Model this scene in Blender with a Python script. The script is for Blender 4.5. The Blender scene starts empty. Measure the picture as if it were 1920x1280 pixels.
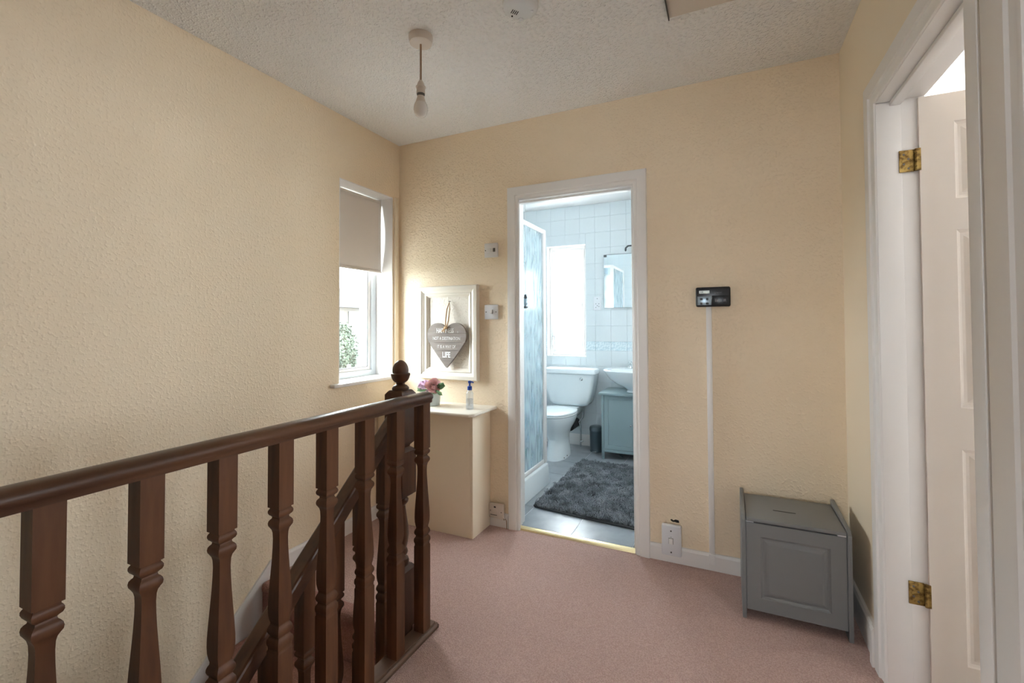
import bpy, bmesh, math, random
from mathutils import Vector, Matrix
random.seed(7)
R = math.radians
SC = bpy.context.scene
COL = SC.collection

# ------------------------------------------------------------------ camera
cd = bpy.data.cameras.new('camera'); cam = bpy.data.objects.new('camera', cd); COL.objects.link(cam)
def cam_axes(yaw, pitch, roll):
    f = Vector((math.sin(yaw), math.cos(yaw), 0)); r = Vector((math.cos(yaw), -math.sin(yaw), 0)); u = Vector((0, 0, 1))
    f2 = f*math.cos(pitch) + u*math.sin(pitch); u2 = u*math.cos(pitch) - f*math.sin(pitch)
    return r*math.cos(roll) + u2*math.sin(roll), u2*math.cos(roll) - r*math.sin(roll), f2
cr, cu, cf = cam_axes(R(-25.10618709660994), R(1.2367060411531687), R(-0.25223761490616153))
cam.matrix_world = Matrix(((cr.x, cu.x, -cf.x, 1.99000672), (cr.y, cu.y, -cf.y, -2.44331988), (cr.z, cu.z, -cf.z, 1.19490129), (0, 0, 0, 1)))
cd.sensor_width = 36.0; cd.lens = 856.054/1920*36; cd.shift_x = -2.309/1920; cd.shift_y = -50.618/1920
cd.clip_start = 0.02; cd.clip_end = 200
SC.camera = cam

# ------------------------------------------------------------------ daylight and exposure
SKY = 19.0
world = bpy.data.worlds.new('overcast sky'); SC.world = world; world.use_nodes = True
wn = world.node_tree; wn.nodes.clear()
wo = wn.nodes.new('ShaderNodeOutputWorld'); wb = wn.nodes.new('ShaderNodeBackground')
wb.inputs['Color'].default_value = (0.88, 0.95, 1.0, 1); wb.inputs['Strength'].default_value = SKY
wn.links.new(wb.outputs[0], wo.inputs[0])
SC.view_settings.view_transform = 'Standard'; SC.view_settings.look = 'None'
SC.view_settings.gamma = 1.0; SC.view_settings.use_curve_mapping = False
SC.view_settings.exposure = 0.86
try:
    SC.cycles.max_bounces = 14; SC.cycles.diffuse_bounces = 8; SC.cycles.transparent_max_bounces = 16
    SC.cycles.sample_clamp_indirect = 6.0
except Exception: pass
def portal(name, loc, rot, sx, sy):
    l = bpy.data.lights.new(name, 'AREA'); l.shape = 'RECTANGLE'; l.size = sx; l.size_y = sy
    l.cycles.is_portal = True
    o = bpy.data.objects.new(name, l); o.location = loc; o.rotation_euler = rot; COL.objects.link(o)
portal('window_daylight', (-0.30, -0.29, 1.45), (0, R(-90), 0), 1.25, 0.5)
bl = bpy.data.lights.new('bathroom_window_daylight', 'AREA'); bl.shape = 'RECTANGLE'; bl.size = .40; bl.size_y = 1.10; bl.energy = 23; bl.color = (.93, .97, 1.0)
bo = bpy.data.objects.new('bathroom_window_daylight', bl); bo.location = (.531, 2.11, 1.431); bo.rotation_euler = (R(-90), 0, 0); COL.objects.link(bo)
bl2 = bpy.data.lights.new('bathroom_side_window_daylight', 'AREA'); bl2.shape = 'RECTANGLE'; bl2.size = .85; bl2.size_y = .62; bl2.energy = 14.5; bl2.color = (.93, .97, 1.0)
bo2 = bpy.data.objects.new('bathroom_side_window_daylight', bl2); bo2.location = (2.02, .66, 1.5); bo2.rotation_euler = (0, R(90), 0); COL.objects.link(bo2)
portal('window_daylight', (1.55, -6.35, 1.55), (R(90), 0, 0), .5, 1.0)  # window of the added room behind the camera, for fill light
portal('window_daylight', (5.05, -1.65, 1.5), (0, R(90), 0), .8, .5)  # unseen window added in the nearer bedroom for fill light
portal('window_daylight', (5.05, -.025, 1.475), (0, R(90), 0), .55, .35)  # unseen window added in the farther bedroom for fill light

# ------------------------------------------------------------------ materials
def mat(name, col=(.8,.8,.8), rough=.5, metal=0.0, spec=.5, noise=None, bump=None, coat=0.0):
    """noise=(scale, other colour, contrast low, high); bump=list of (kind, scale, distance, strength)"""
    m = bpy.data.materials.new(name); m.use_nodes = True
    nt = m.node_tree; b = nt.nodes['Principled BSDF']
    b.inputs['Base Color'].default_value = (*col, 1); b.inputs['Roughness'].default_value = rough
    b.inputs['Metallic'].default_value = metal; b.inputs['Specular IOR Level'].default_value = spec
    b.inputs['Coat Weight'].default_value = coat
    tc = nt.nodes.new('ShaderNodeTexCoord')
    if noise:
        sc, c2, lo, hi = noise[:4]
        n = nt.nodes.new('ShaderNodeTexNoise'); n.inputs['Scale'].default_value = sc; n.inputs['Detail'].default_value = 4
        src = tc.outputs['Object']
        if len(noise) > 4:
            mp = nt.nodes.new('ShaderNodeMapping'); mp.inputs['Scale'].default_value = noise[4]
            nt.links.new(src, mp.inputs[0]); src = mp.outputs[0]
        nt.links.new(src, n.inputs['Vector'])
        r = nt.nodes.new('ShaderNodeValToRGB'); r.color_ramp.elements[0].position = lo; r.color_ramp.elements[1].position = hi
        r.color_ramp.elements[0].color = (*col, 1); r.color_ramp.elements[1].color = (*c2, 1)
        nt.links.new(n.outputs['Fac'], r.inputs[0]); nt.links.new(r.outputs[0], b.inputs['Base Color'])
    prev = None
    for kind, sc, dist, st in (bump or []):
        if kind in ('noise', 'spots'):
            t = nt.nodes.new('ShaderNodeTexNoise'); t.inputs['Scale'].default_value = sc; t.inputs['Detail'].default_value = 1.2 if kind == 'spots' else 3
            out = t.outputs['Fac']
        else:
            t = nt.nodes.new('ShaderNodeTexVoronoi'); t.inputs['Scale'].default_value = sc
            t.feature = 'SMOOTH_F1' if kind == 'cells' else 'F1'
            out = t.outputs['Distance']
        nt.links.new(tc.outputs['Object'], t.inputs['Vector'])
        bp = nt.nodes.new('ShaderNodeBump'); bp.inputs['Strength'].default_value = st; bp.inputs['Distance'].default_value = dist
        nt.links.new(out, bp.inputs['Height'])
        if prev: nt.links.new(prev, bp.inputs['Normal'])
        if kind == 'spots':
            mr = nt.nodes.new('ShaderNodeMapRange'); mr.inputs[1].default_value = .46; mr.inputs[2].default_value = .80; mr.interpolation_type = 'SMOOTHSTEP'; nt.links.new(out, mr.inputs[0]); nt.links.new(mr.outputs[0], bp.inputs['Height'])
        prev = bp.outputs[0]
    if prev: nt.links.new(prev, b.inputs['Normal'])
    return m
M = {}
M['cream'] = mat('cream embossed wallpaper', (.85,.722,.55), .62, spec=.3, noise=(3, (.84,.707,.53), .35, .65), bump=[('spots', 88, .006, .34), ('noise', 150, .002, .12)])
M['cream_smooth'] = mat('cream smooth paint', (.85,.745,.59), .45, spec=.35, bump=[('noise', 25, .003, .15)])
M['ceiling'] = mat('white stippled ceiling', (.86,.86,.855), .8, spec=.2, noise=(1.2, (.83,.83,.825), .4, .6), bump=[('spots', 75, .008, .6), ('noise', 150, .006, .5)])
M['white_paint'] = mat('white gloss paint', (.82,.80,.785), .35, bump=[('noise', 14, .003, .12)])
M['white_plain'] = mat('white emulsion', (.82,.80,.79), .6)
M['door_paint'] = mat('off white door paint', (.78,.72,.665), .42, bump=[('noise', 9, .002, .1)])
M['carpet'] = mat('dusky pink carpet', (.50,.335,.295), .95, spec=.05, noise=(230, (.66,.475,.425), .36, .66), bump=[('noise', 260, .012, .8), ('noise', 60, .006, .35)])
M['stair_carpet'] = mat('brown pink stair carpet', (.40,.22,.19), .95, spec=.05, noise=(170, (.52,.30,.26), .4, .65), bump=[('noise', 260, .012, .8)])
M['beige_carpet'] = mat('beige bedroom carpet', (.40,.34,.28), .95, spec=.05, bump=[('noise', 260, .012, .8)])
M['wood'] = mat('dark stained mahogany', (.056,.021,.009), .4, spec=.3, noise=(26, (.13,.054,.024), .35, .7, (1, 1, .12)), bump=[('noise', 60, .0015, .2)])
M['wood_rail'] = mat('dark stained rail', (.052,.021,.010), .36, spec=.4, noise=(26, (.112,.050,.024), .35, .7, (1, .1, 1)), bump=[('noise', 60, .0015, .2)])
M['wood_base'] = mat('worn stained timber', (.105,.055,.032), .5, noise=(20, (.17,.10,.062), .35, .7, (1, .1, 1)))
M['tile'] = mat('white glazed tile', (.69,.735,.755), .12, spec=.6)
M['grout'] = mat('tile grout', (.62,.665,.685), .8)
M['border'] = mat('blue grey border tile', (.56,.67,.72), .25, noise=(55, (.74,.82,.85), .45, .56))
M['floor_tile'] = mat('grey vinyl tile', (.25,.275,.30), .28, spec=.5, noise=(9, (.30,.325,.35), .4, .62))
M['floor_grout'] = mat('pale tile joint', (.66,.69,.71), .5)
M['ceramic'] = mat('white sanitary ceramic', (.80,.85,.87), .08, spec=.6)
M['chrome'] = mat('chrome', (.75,.77,.78), .12, metal=1)
M['brass'] = mat('aged brass', (.36,.24,.075), .42, metal=.75, noise=(70, (.13,.075,.02), .45, .62))
M['brass_strip'] = mat('bright brass strip', (.85,.70,.40), .3, metal=.7)
M['dark'] = mat('dark recess', (.012,.011,.011), .8)
M['black_plastic'] = mat('black plastic', (.012,.013,.016), .3)
M['grey_mdf'] = mat('grey painted board', (.20,.206,.211), .42, spec=.4)
M['grey_slot'] = mat('dark slot', (.03,.03,.03), .8)
M['bath_grey'] = mat('blue grey cabinet paint', (.235,.315,.335), .4)
M['bin'] = mat('slate enamel', (.075,.105,.125), .35, metal=.2)
M['plastic'] = mat('white plastic', (.74,.72,.71), .35)
M['plastic_cool'] = mat('cool white plastic', (.72,.73,.76), .3)
M['plastic_old'] = mat('aged white plastic', (.64,.57,.51), .4)
M['alarm_plastic'] = mat('smooth alarm plastic', (.66,.67,.68), .3)
M['screw'] = mat('dull screw', (.12,.11,.1), .5, metal=.4)
M['flex'] = mat('brown flex', (.30,.20,.13), .6)
M['alu'] = mat('white aluminium frame', (.70,.76,.80), .35)
M['gasket'] = mat('grey gasket', (.08,.09,.10), .6)
M['twine'] = mat('jute twine', (.42,.27,.14), .9, noise=(300, (.55,.38,.22), .4, .6))
M['heart'] = mat('weathered grey wood', (.20,.165,.145), .75, noise=(30, (.30,.26,.23), .35, .65, (.15, 1, 1)))
M['far_frame'] = mat('far window frame', (.075,.075,.075), .6)
M['letter'] = mat('white lettering', (.82,.81,.80), .6)
M['frame_paint'] = mat('ivory frame paint', (.82,.77,.68), .4)
M['frame_back'] = mat('ivory embossed backing', (.80,.745,.66), .6, bump=[('spots', 88, .006, .4)])
M['pot'] = mat('pale blue grey pot', (.62,.68,.68), .5)
M['rose'] = mat('dusty pink petal', (.84,.53,.54), .7, noise=(60, (.90,.73,.72), .4, .65))
M['lilac'] = mat('lilac petal', (.62,.40,.58), .7, noise=(90, (.74,.55,.70), .4, .6))
M['leaf'] = mat('green leaf', (.10,.22,.10), .55, noise=(40, (.18,.32,.17), .4, .6))
M['blue'] = mat('blue pump plastic', (.015,.06,.32), .3)
M['lcd'] = mat('liquid crystal display', (.55,.62,.55), .25)
M['silver'] = mat('silver panel', (.34,.42,.48), .3, metal=.5)
M['dim_print'] = mat('dim grey print', (.16,.16,.18), .5)
M['rug'] = mat('shaggy grey fibre', (.10,.115,.13), .8, spec=.25, noise=(11, (.25,.27,.29), .35, .65))
M['rug_base'] = mat('dark rug backing', (.045,.05,.055), .9)
M['mirror'] = mat('mirror glass', (.86,.90,.91), .02, metal=1)
M['bulb'] = mat('opal bulb', (.80,.77,.74), .18, spec=.6)
M['blind'] = mat('cream roller blind', (.72,.66,.61), .85, spec=.1)
M['stone'] = mat('pale stone block', (.48,.40,.34), .9)
M['mortar'] = mat('mortar', (.25,.22,.2), .9)
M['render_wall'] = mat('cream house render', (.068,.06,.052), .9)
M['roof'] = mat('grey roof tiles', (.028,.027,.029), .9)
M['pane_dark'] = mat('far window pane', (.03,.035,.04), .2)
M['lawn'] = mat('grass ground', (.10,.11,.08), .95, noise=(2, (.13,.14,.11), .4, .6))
M['bounce_paving'] = mat('pale concrete paving', (.55,.53,.50), .9, noise=(3, (.62,.60,.57), .4, .6))  # pale surface of the slab added to bounce light upward
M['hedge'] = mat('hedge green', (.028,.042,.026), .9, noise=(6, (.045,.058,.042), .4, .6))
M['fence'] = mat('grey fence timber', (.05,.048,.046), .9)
M['shampoo_green'] = mat('green bottle plastic', (.05,.33,.24), .35)
M['shampoo_blue'] = mat('blue bath mat rubber', (.05,.30,.48), .5)
M['soil_pipe'] = mat('black pipe', (.02,.02,.022), .5)

def glassy(name, kind):
    m = bpy.data.materials.new(name); m.use_nodes = True; nt = m.node_tree; nt.nodes.clear()
    o = nt.nodes.new('ShaderNodeOutputMaterial'); tr = nt.nodes.new('ShaderNodeBsdfTransparent'); gl = nt.nodes.new('ShaderNodeBsdfGlossy')
    mx = nt.nodes.new('ShaderNodeMixShader'); tc = nt.nodes.new('ShaderNodeTexCoord')
    gl.inputs['Roughness'].default_value = .03
    nt.links.new(mx.outputs[0], o.inputs[0])
    if kind == 'clear':
        tr.inputs[0].default_value = (.97,.985,.98,1); mx.inputs[0].default_value = .05
        nt.links.new(tr.outputs[0], mx.inputs[1]); nt.links.new(gl.outputs[0], mx.inputs[2])
    elif kind == 'frosted':
        tl = nt.nodes.new('ShaderNodeBsdfTranslucent'); tl.inputs[0].default_value = (.93,.95,.95,1)
        v = nt.nodes.new('ShaderNodeTexVoronoi'); v.inputs['Scale'].default_value = 55
        mp = nt.nodes.new('ShaderNodeMapping'); mp.inputs['Scale'].default_value = (1, 1, 1.6); mp.inputs['Rotation'].default_value = (R(-90), 0, 0); v.voronoi_dimensions = '2D'
        nt.links.new(tc.outputs['Object'], mp.inputs[0]); nt.links.new(mp.outputs[0], v.inputs['Vector'])
        r = nt.nodes.new('ShaderNodeValToRGB'); r.color_ramp.elements[0].color = (.014,.0155,.016,1); r.color_ramp.elements[1].color = (.95,.97,.97,1)
        r.color_ramp.elements[0].position = .20; r.color_ramp.elements[1].position = .34
        nt.links.new(v.outputs['Distance'], r.inputs[0]); nt.links.new(r.outputs[0], tl.inputs[0])
        tr.inputs[0].default_value = (.9,.92,.92,1); rm = nt.nodes.new('ShaderNodeMapRange'); rm.inputs[1].default_value = .20; rm.inputs[2].default_value = .32; rm.inputs[3].default_value = 1.0; rm.inputs[4].default_value = .40
        nt.links.new(v.outputs['Distance'], rm.inputs[0]); nt.links.new(rm.outputs[0], mx.inputs[0])
        nt.links.new(tr.outputs[0], mx.inputs[1]); nt.links.new(tl.outputs[0], mx.inputs[2])
    elif kind == 'shower':
        tr.inputs[0].default_value = (.88,.94,.96,1)
        di = nt.nodes.new('ShaderNodeBsdfDiffuse'); di.inputs[0].default_value = (.86,.91,.93,1)
        tl = nt.nodes.new('ShaderNodeBsdfTranslucent'); tl.inputs[0].default_value = (.84,.91,.94,1)
        ad = nt.nodes.new('ShaderNodeMixShader'); ad.inputs[0].default_value = .5
        nt.links.new(di.outputs[0], ad.inputs[1]); nt.links.new(tl.outputs[0], ad.inputs[2])
        w = nt.nodes.new('ShaderNodeTexNoise'); w.inputs['Scale'].default_value = 1.0; w.inputs['Detail'].default_value = 0.0
        mp = nt.nodes.new('ShaderNodeMapping'); mp.inputs['Scale'].default_value = (1, 30, 8)
        nt.links.new(tc.outputs['Object'], mp.inputs[0]); nt.links.new(mp.outputs[0], w.inputs['Vector'])
        r = nt.nodes.new('ShaderNodeMapRange'); r.inputs[1].default_value = .35; r.inputs[2].default_value = .65; r.inputs[3].default_value = .26; r.inputs[4].default_value = .46
        nt.links.new(w.outputs['Fac'], r.inputs[0])
        m2 = nt.nodes.new('ShaderNodeMixShader'); nt.links.new(r.outputs[0], m2.inputs[0])
        nt.links.new(tr.outputs[0], m2.inputs[1]); nt.links.new(ad.outputs[0], m2.inputs[2])
        mx.inputs[0].default_value = .10
        bp = nt.nodes.new('ShaderNodeBump'); bp.inputs['Strength'].default_value = .1; bp.inputs['Distance'].default_value = .01
        nt.links.new(w.outputs['Fac'], bp.inputs['Height']); nt.links.new(bp.outputs[0], gl.inputs['Normal'])
        gl.inputs['Roughness'].default_value = .12
        nt.links.new(m2.outputs[0], mx.inputs[1]); nt.links.new(gl.outputs[0], mx.inputs[2])
    elif kind == 'bottle':
        tr.inputs[0].default_value = (.93,.95,.97,1)
        di = nt.nodes.new('ShaderNodeBsdfDiffuse'); di.inputs[0].default_value = (.80,.83,.86,1)
        m2 = nt.nodes.new('ShaderNodeMixShader'); m2.inputs[0].default_value = .20
        nt.links.new(tr.outputs[0], m2.inputs[1]); nt.links.new(di.outputs[0], m2.inputs[2])
        mx.inputs[0].default_value = .10
        nt.links.new(m2.outputs[0], mx.inputs[1]); nt.links.new(gl.outputs[0], mx.inputs[2])
    return m
M['glass'] = glassy('clear window glass', 'clear'); M['frosted'] = glassy('patterned obscure glass', 'frosted')
M['shower_glass'] = glassy('blue reeded shower glass', 'shower'); M['clear_plastic'] = glassy('clear bottle plastic', 'bottle')

def tile_wall_mat():
    m = mat('tiled wall surface', (.69,.735,.755), .2); nt = m.node_tree; b = nt.nodes['Principled BSDF']
    tc = nt.nodes.new('ShaderNodeTexCoord'); sp = nt.nodes.new('ShaderNodeSeparateXYZ'); ad = nt.nodes.new('ShaderNodeMath'); ad.operation = 'ADD'
    cb = nt.nodes.new('ShaderNodeCombineXYZ'); br = nt.nodes.new('ShaderNodeTexBrick')
    nt.links.new(tc.outputs['Object'], sp.inputs[0]); nt.links.new(sp.outputs[0], ad.inputs[0]); nt.links.new(sp.outputs[1], ad.inputs[1])
    nt.links.new(ad.outputs[0], cb.inputs[0]); nt.links.new(sp.outputs[2], cb.inputs[1]); nt.links.new(cb.outputs[0], br.inputs['Vector'])
    br.offset = 0; br.inputs['Scale'].default_value = 1; br.inputs['Brick Width'].default_value = .152; br.inputs['Row Height'].default_value = .152
    br.inputs['Mortar Size'].default_value = .002
    br.inputs['Color1'].default_value = br.inputs['Color2'].default_value = (.69,.735,.755,1); br.inputs['Mortar'].default_value = (.6,.67,.7,1)
    nt.links.new(br.outputs[0], b.inputs['Base Color'])
    return m
M['tile_wall'] = tile_wall_mat()

# ------------------------------------------------------------------ mesh helpers
ORI = {}      # world origin of every thing / part
class MB:
    def __init__(s): s.v = []; s.f = []; s.sm = []
    def add(s, vs, fs, smooth=False):
        n = len(s.v); s.v += [tuple(v) for v in vs]; s.f += [tuple(i+n for i in f) for f in fs]; s.sm += [smooth]*len(fs)
        return s
    def box(s, x0, x1, y0, y1, z0, z1):
        x0, x1 = sorted((x0, x1)); y0, y1 = sorted((y0, y1)); z0, z1 = sorted((z0, z1))
        return s.add([(x0,y0,z0),(x1,y0,z0),(x1,y1,z0),(x0,y1,z0),(x0,y0,z1),(x1,y0,z1),(x1,y1,z1),(x0,y1,z1)],
                     [(0,3,2,1),(4,5,6,7),(0,1,5,4),(1,2,6,5),(2,3,7,6),(3,0,4,7)])
    def rings(s, rings, cap0=True, cap1=True, smooth=True, closed=True):
        n = len(rings[0]); vs = [p for r in rings for p in r]; fs = []
        for k in range(len(rings)-1):
            for i in range(n if closed else n-1):
                j = (i+1) % n; fs.append((k*n+i, k*n+j, (k+1)*n+j, (k+1)*n+i))
        m = len(fs)
        if cap0: fs.append(tuple(range(n-1, -1, -1)))
        if cap1: fs.append(tuple((len(rings)-1)*n+i for i in range(n)))
        s.add(vs, fs); s.sm[-len(fs):] = [smooth]*m + [False]*(len(fs)-m)
        return s
    def lathe(s, prof, c=(0,0,0), n=24, axis='z', sx=1, sy=1, caps=True):
        rs = []
        for z, r in prof:
            ring = []
            for i in range(n):
                a = 2*math.pi*i/n; u, w = r*math.cos(a)*sx, r*math.sin(a)*sy
                p = {'z': (u, w, z), 'y': (u, z, -w), 'x': (z, u, w)}[axis]
                ring.append((p[0]+c[0], p[1]+c[1], p[2]+c[2]))
            rs.append(ring)
        return s.rings(rs, caps, caps)
    def square(s, prof, c):
        return s.rings([[(c[0]+a*h, c[1]+b*h, c[2]+z) for a, b in ((-1,-1),(1,-1),(1,1),(-1,1))] for z, h in prof])
    def prism(s, poly, axis, a, b):
        def p(u, w, t): return {'x': (t, u, w), 'y': (u, t, w), 'z': (u, w, t)}[axis]
        return s.rings([[p(u, w, a) for u, w in poly], [p(u, w, b) for u, w in poly]], smooth=False)
    def tube(s, pts, r, n=8):
        pts = [Vector(p) for p in pts]; rs = []; up = None
        for i, p in enumerate(pts):
            d = (pts[min(i+1, len(pts)-1)] - pts[max(i-1, 0)]).normalized()
            if up is None: up = d.orthogonal().normalized()
            up = (up - d*up.dot(d)).normalized(); w = d.cross(up)
            rs.append([tuple(p + r*(up*math.cos(2*math.pi*k/n) + w*math.sin(2*math.pi*k/n))) for k in range(n)])
        return s.rings(rs)
    def panel(s, u0, u1, w0, w1, rg, P):
        """nested rectangles: rg = [(inset, depth)...]; P maps (u, w, depth) to a point"""
        rs = [[P(u0+i, w0+i, d), P(u1-i, w0+i, d), P(u1-i, w1-i, d), P(u0+i, w1-i, d)] for i, d in rg]
        return s.rings(rs, cap0=False, cap1=True, smooth=False)
    def build(s, name, m, parent=None, smooth=None, bevel=0, seg=2, origin=None, **props):
        if origin is None:
            xs, ys, zs = zip(*s.v); origin = ((min(xs)+max(xs))/2, (min(ys)+max(ys))/2, min(zs))
        me = bpy.data.meshes.new(name)
        me.from_pydata([(a-origin[0], b-origin[1], c-origin[2]) for a, b, c in s.v], [], s.f)
        bm = bmesh.new(); bm.from_mesh(me); bm.normal_update()
        bmesh.ops.recalc_face_normals(bm, faces=bm.faces)
        if bevel:
            es = [e for e in bm.edges if len(e.link_faces) == 2 and e.calc_face_angle(0) > R(30)]
            bmesh.ops.bevel(bm, geom=es, offset=bevel, segments=seg, affect='EDGES', profile=.5, clamp_overlap=True)
        bm.to_mesh(me); bm.free()
        me.polygons.foreach_set('use_smooth', [True]*len(me.polygons) if (smooth or any(s.sm) or bevel) else [False]*len(me.polygons))
        if smooth or any(s.sm) or bevel: me.set_sharp_from_angle(angle=R(38))
        me.materials.append(M[m] if isinstance(m, str) else m)
        o = bpy.data.objects.new(name, me); COL.objects.link(o)
        place(o, origin, parent)
        for k, v in props.items(): o[k] = v
        return o
def place(o, origin, parent):
    ORI[o] = Vector(origin)
    if parent: o.parent = parent; o.location = Vector(origin) - ORI[parent]
    else: o.location = origin
def thing(name, label, cat, loc, group=None):
    o = bpy.data.objects.new(name, None); COL.objects.link(o); o.empty_display_size = .05
    place(o, loc, None); tag(o, label, cat, group); return o
def tag(o, label, cat, group=None):
    o['label'] = label; o['category'] = cat
    if group: o['group'] = group
    return o
def struct(mb, name, m, **k): return mb.build(name, m, kind='structure', **k)
def dup(o, origin, parent):
    c = o.copy(); COL.objects.link(c); place(c, origin, parent); return c

# ------------------------------------------------------------------ the landing shell
W = 2.458; H = 2.40; YN = -3.45
fl = MB().box(.87, W+.12, YN, 0.0, -.22, 0).box(0, .87, -.945, 0.0, -.22, 0)
struct(fl, 'floor', 'carpet')
struct(MB().box(-.25, W+.15, YN-.1, .05, H, H+.12), 'ceiling', 'ceiling')
# left wall, runs down into the stairwell; window hole y -.522..-.062, z .862..2.036
wy0, wy1, wz0, wz1 = -.522, -.062, .846, 2.036
wl = MB().box(-.25, 0, YN, wy0, -2.8, H).box(-.25, 0, wy1, .09, -2.8, H).box(-.25, 0, wy0, wy1, -2.8, wz0).box(-.25, 0, wy0, wy1, wz1, H)
WALL_LEFT = struct(wl, 'wall_left', 'cream')
dx0, dx1, dz = .850, 1.563, 1.948
wb_ = MB().box(0, dx0, 0, .05, -.02, H).box(dx1, W+.15, 0, .05, -.02, H).box(dx0, dx1, 0, .05, dz, H)
struct(wb_, 'wall_back', 'cream')
# right wall, two doorways
wr = MB().box(W, W+.10, -.52, .0, -.02, H).box(W, W+.10, -1.36, -1.20, -.02, H).box(W, W+.10, YN, -2.25, -.02, H)
wr.box(W, W+.10, -1.20, -.52, 1.955, H).box(W, W+.10, -2.25, -1.36, 1.955, H)
struct(wr, 'wall_right', 'cream_smooth')
struct(MB().box(-.25, 1.30, YN-.1, YN, -2.8, H).box(2.2, W+.1, YN-.1, YN, -.02, H).box(1.30, 2.2, YN-.1, YN, 2.0, H), 'wall_near', 'cream_smooth')
nb = MB().box(.2, .3, -6.2, YN-.1, 0, H).box(3.5, 3.6, -6.2, YN-.1, 0, H)  # unseen room added behind the camera, its window supplies fill light
nb.box(.2, 1.3, -6.3, -6.2, 0, H).box(1.8, 3.6, -6.3, -6.2, 0, H).box(1.3, 1.8, -6.3, -6.2, 0, 1.05).box(1.3, 1.8, -6.3, -6.2, 2.05, H)
struct(nb, 'wall_fill_room', 'white_plain')
struct(MB().box(.2, 3.6, -6.3, YN, H, H+.1), 'ceiling_fill_room', 'white_plain'); struct(MB().box(.2, 3.6, -6.3, YN, -.2, 0), 'floor_fill_room', 'beige_carpet')
struct(MB().box(.845, .87, YN, -.94, -2.8, -.012), 'wall_stairwell', 'white_paint')
struct(MB().box(0, .845, -.96, -.94, -2.8, -.219), 'wall_stairwell_end', 'cream_smooth')
struct(MB().box(0, .845, YN, -.96, -2.85, -2.8), 'floor_hall', 'carpet')
# skirting
def skirt_poly(t=.015, h=.079): return [(0, 0), (t, 0), (t, h-.012), (t-.006, h), (0, h)]
def skirt_x(name, x0, x1, y): return struct(MB().prism([(y-u, w) for u, w in skirt_poly()], 'x', x0, x1), name, 'white_paint')
skirt_x('baseboard_back', 1.612, 2.452, 0); skirt_x('baseboard_back', .694, .812, 0)
struct(MB().prism([(W-u, w) for u, w in skirt_poly(.016, .115)], 'y', -.455, -.016), 'baseboard_right', 'white_paint')
struct(MB().prism([(W-u, w) for u, w in skirt_poly(.028, .135)], 'y', -.458, -.43), 'trim_2', 'white_paint')   # plinth block by the bedroom door
struct(MB().prism([(u, w) for u, w in skirt_poly()], 'y', -.93, -.01), 'baseboard_left', 'white_paint')

# ------------------------------------------------------------------ doorway to the bathroom
def arch_bar(mb, a, b, side, y=0.0):  # profile helper unused for simple bars
    pass
def architrave_back(x_in0, x_in1, z_in, w, name):
    """mitred moulded architrave on the landing side of the back wall (faces -y)"""
    prof = [(0, -.004), (.004, -.010), (.012, -.013), (.020, -.012), (.024, -.017), (w-.012, -.022), (w-.003, -.020), (w, -.014), (w, 0)]
    mb = MB(); rs = []
    for off, d in prof:
        rs.append([(x_in0-off, d, 0), (x_in0-off, d, z_in+off), (x_in1+off, d, z_in+off), (x_in1+off, d, 0)])
    rs.append([(x_in0, 0, 0), (x_in0, 0, z_in), (x_in1, 0, z_in), (x_in1, 0, 0)])
    mb.rings(rs, False, False, smooth=True, closed=False)
    return struct(mb, name, 'white_paint')
architrave_back(.887, 1.546, 1.932, .072, 'trim_1')
ln = MB().box(.850, .870, -.001, .102, 0, 1.948).box(1.541, 1.563, -.001, .105, 0, 1.948).box(.870, 1.541, -.001, .105, 1.926, 1.948)
ln.box(.870, .874, .03, .062, 0, 1.926).box(1.531, 1.541, .03, .062, 0, 1.926).box(.874, 1.531, .03, .062, 1.916, 1.926)
struct(ln, 'door_1', 'white_paint', bevel=.002)
tag(MB().prism([(-.003,.0005),(.037,.0005),(.035,.0115),(.026,.0145),(.010,.0135),(.0,.009)], 'x', .8705, 1.541).build('threshold_strip', 'brass_strip'),
    'polished brass strip between pink carpet and bathroom floor', 'threshold')

# ------------------------------------------------------------------ bedroom doorways in the right wall
def architrave_right(y_far, y_near, z_in, w, name, w_near=None):
    prof = [(0, .004), (.003, .010), (.010, .013), (.016, .012), (.030, .014), (.034, .020), (w-.010, .022), (w-.003, .020), (w, .012), (w, 0)]
    mb = MB(); rs = []
    for off, d in prof: rs.append([(W-d, y_far+off, 0), (W-d, y_far+off, z_in+off), (W-d, y_near-off, z_in+off), (W-d, y_near-off, 0)])
    rs.append([(W, y_far, 0), (W, y_far, z_in), (W, y_near, z_in), (W, y_near, 0)])
    mb.rings(rs, False, False, smooth=True, closed=False)
    return struct(mb, name, 'white_paint')
def lining_right(yf, yn, z, name):
    mb = MB().box(W-.0055, W+.125, yf+.0035, yf+.022, 0, z+.02).box(W, W+.125, yn-.022, yn+.002, 0, z+.02).box(W-.0055, W+.125, yn, yf, z+.0015, z+.022)
    mb.box(W-.0055, W+.062, yf+.0005, yf+.005, 0, z).box(W+.032, W+.062, yn, yn+.014, 0, z).box(W+.032, W+.062, yn, yf, z-.014, z)
    return struct(mb, name, 'white_paint', bevel=.0015)
architrave_right(-.538, -1.182, 1.935, .082, 'trim_3'); lining_right(-.540, -1.180, 1.932, 'door_2')
architrave_right(-1.388, -2.21, 1.935, .115, 'trim_4'); lining_right(-1.390, -2.207, 1.932, 'door_3')
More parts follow.
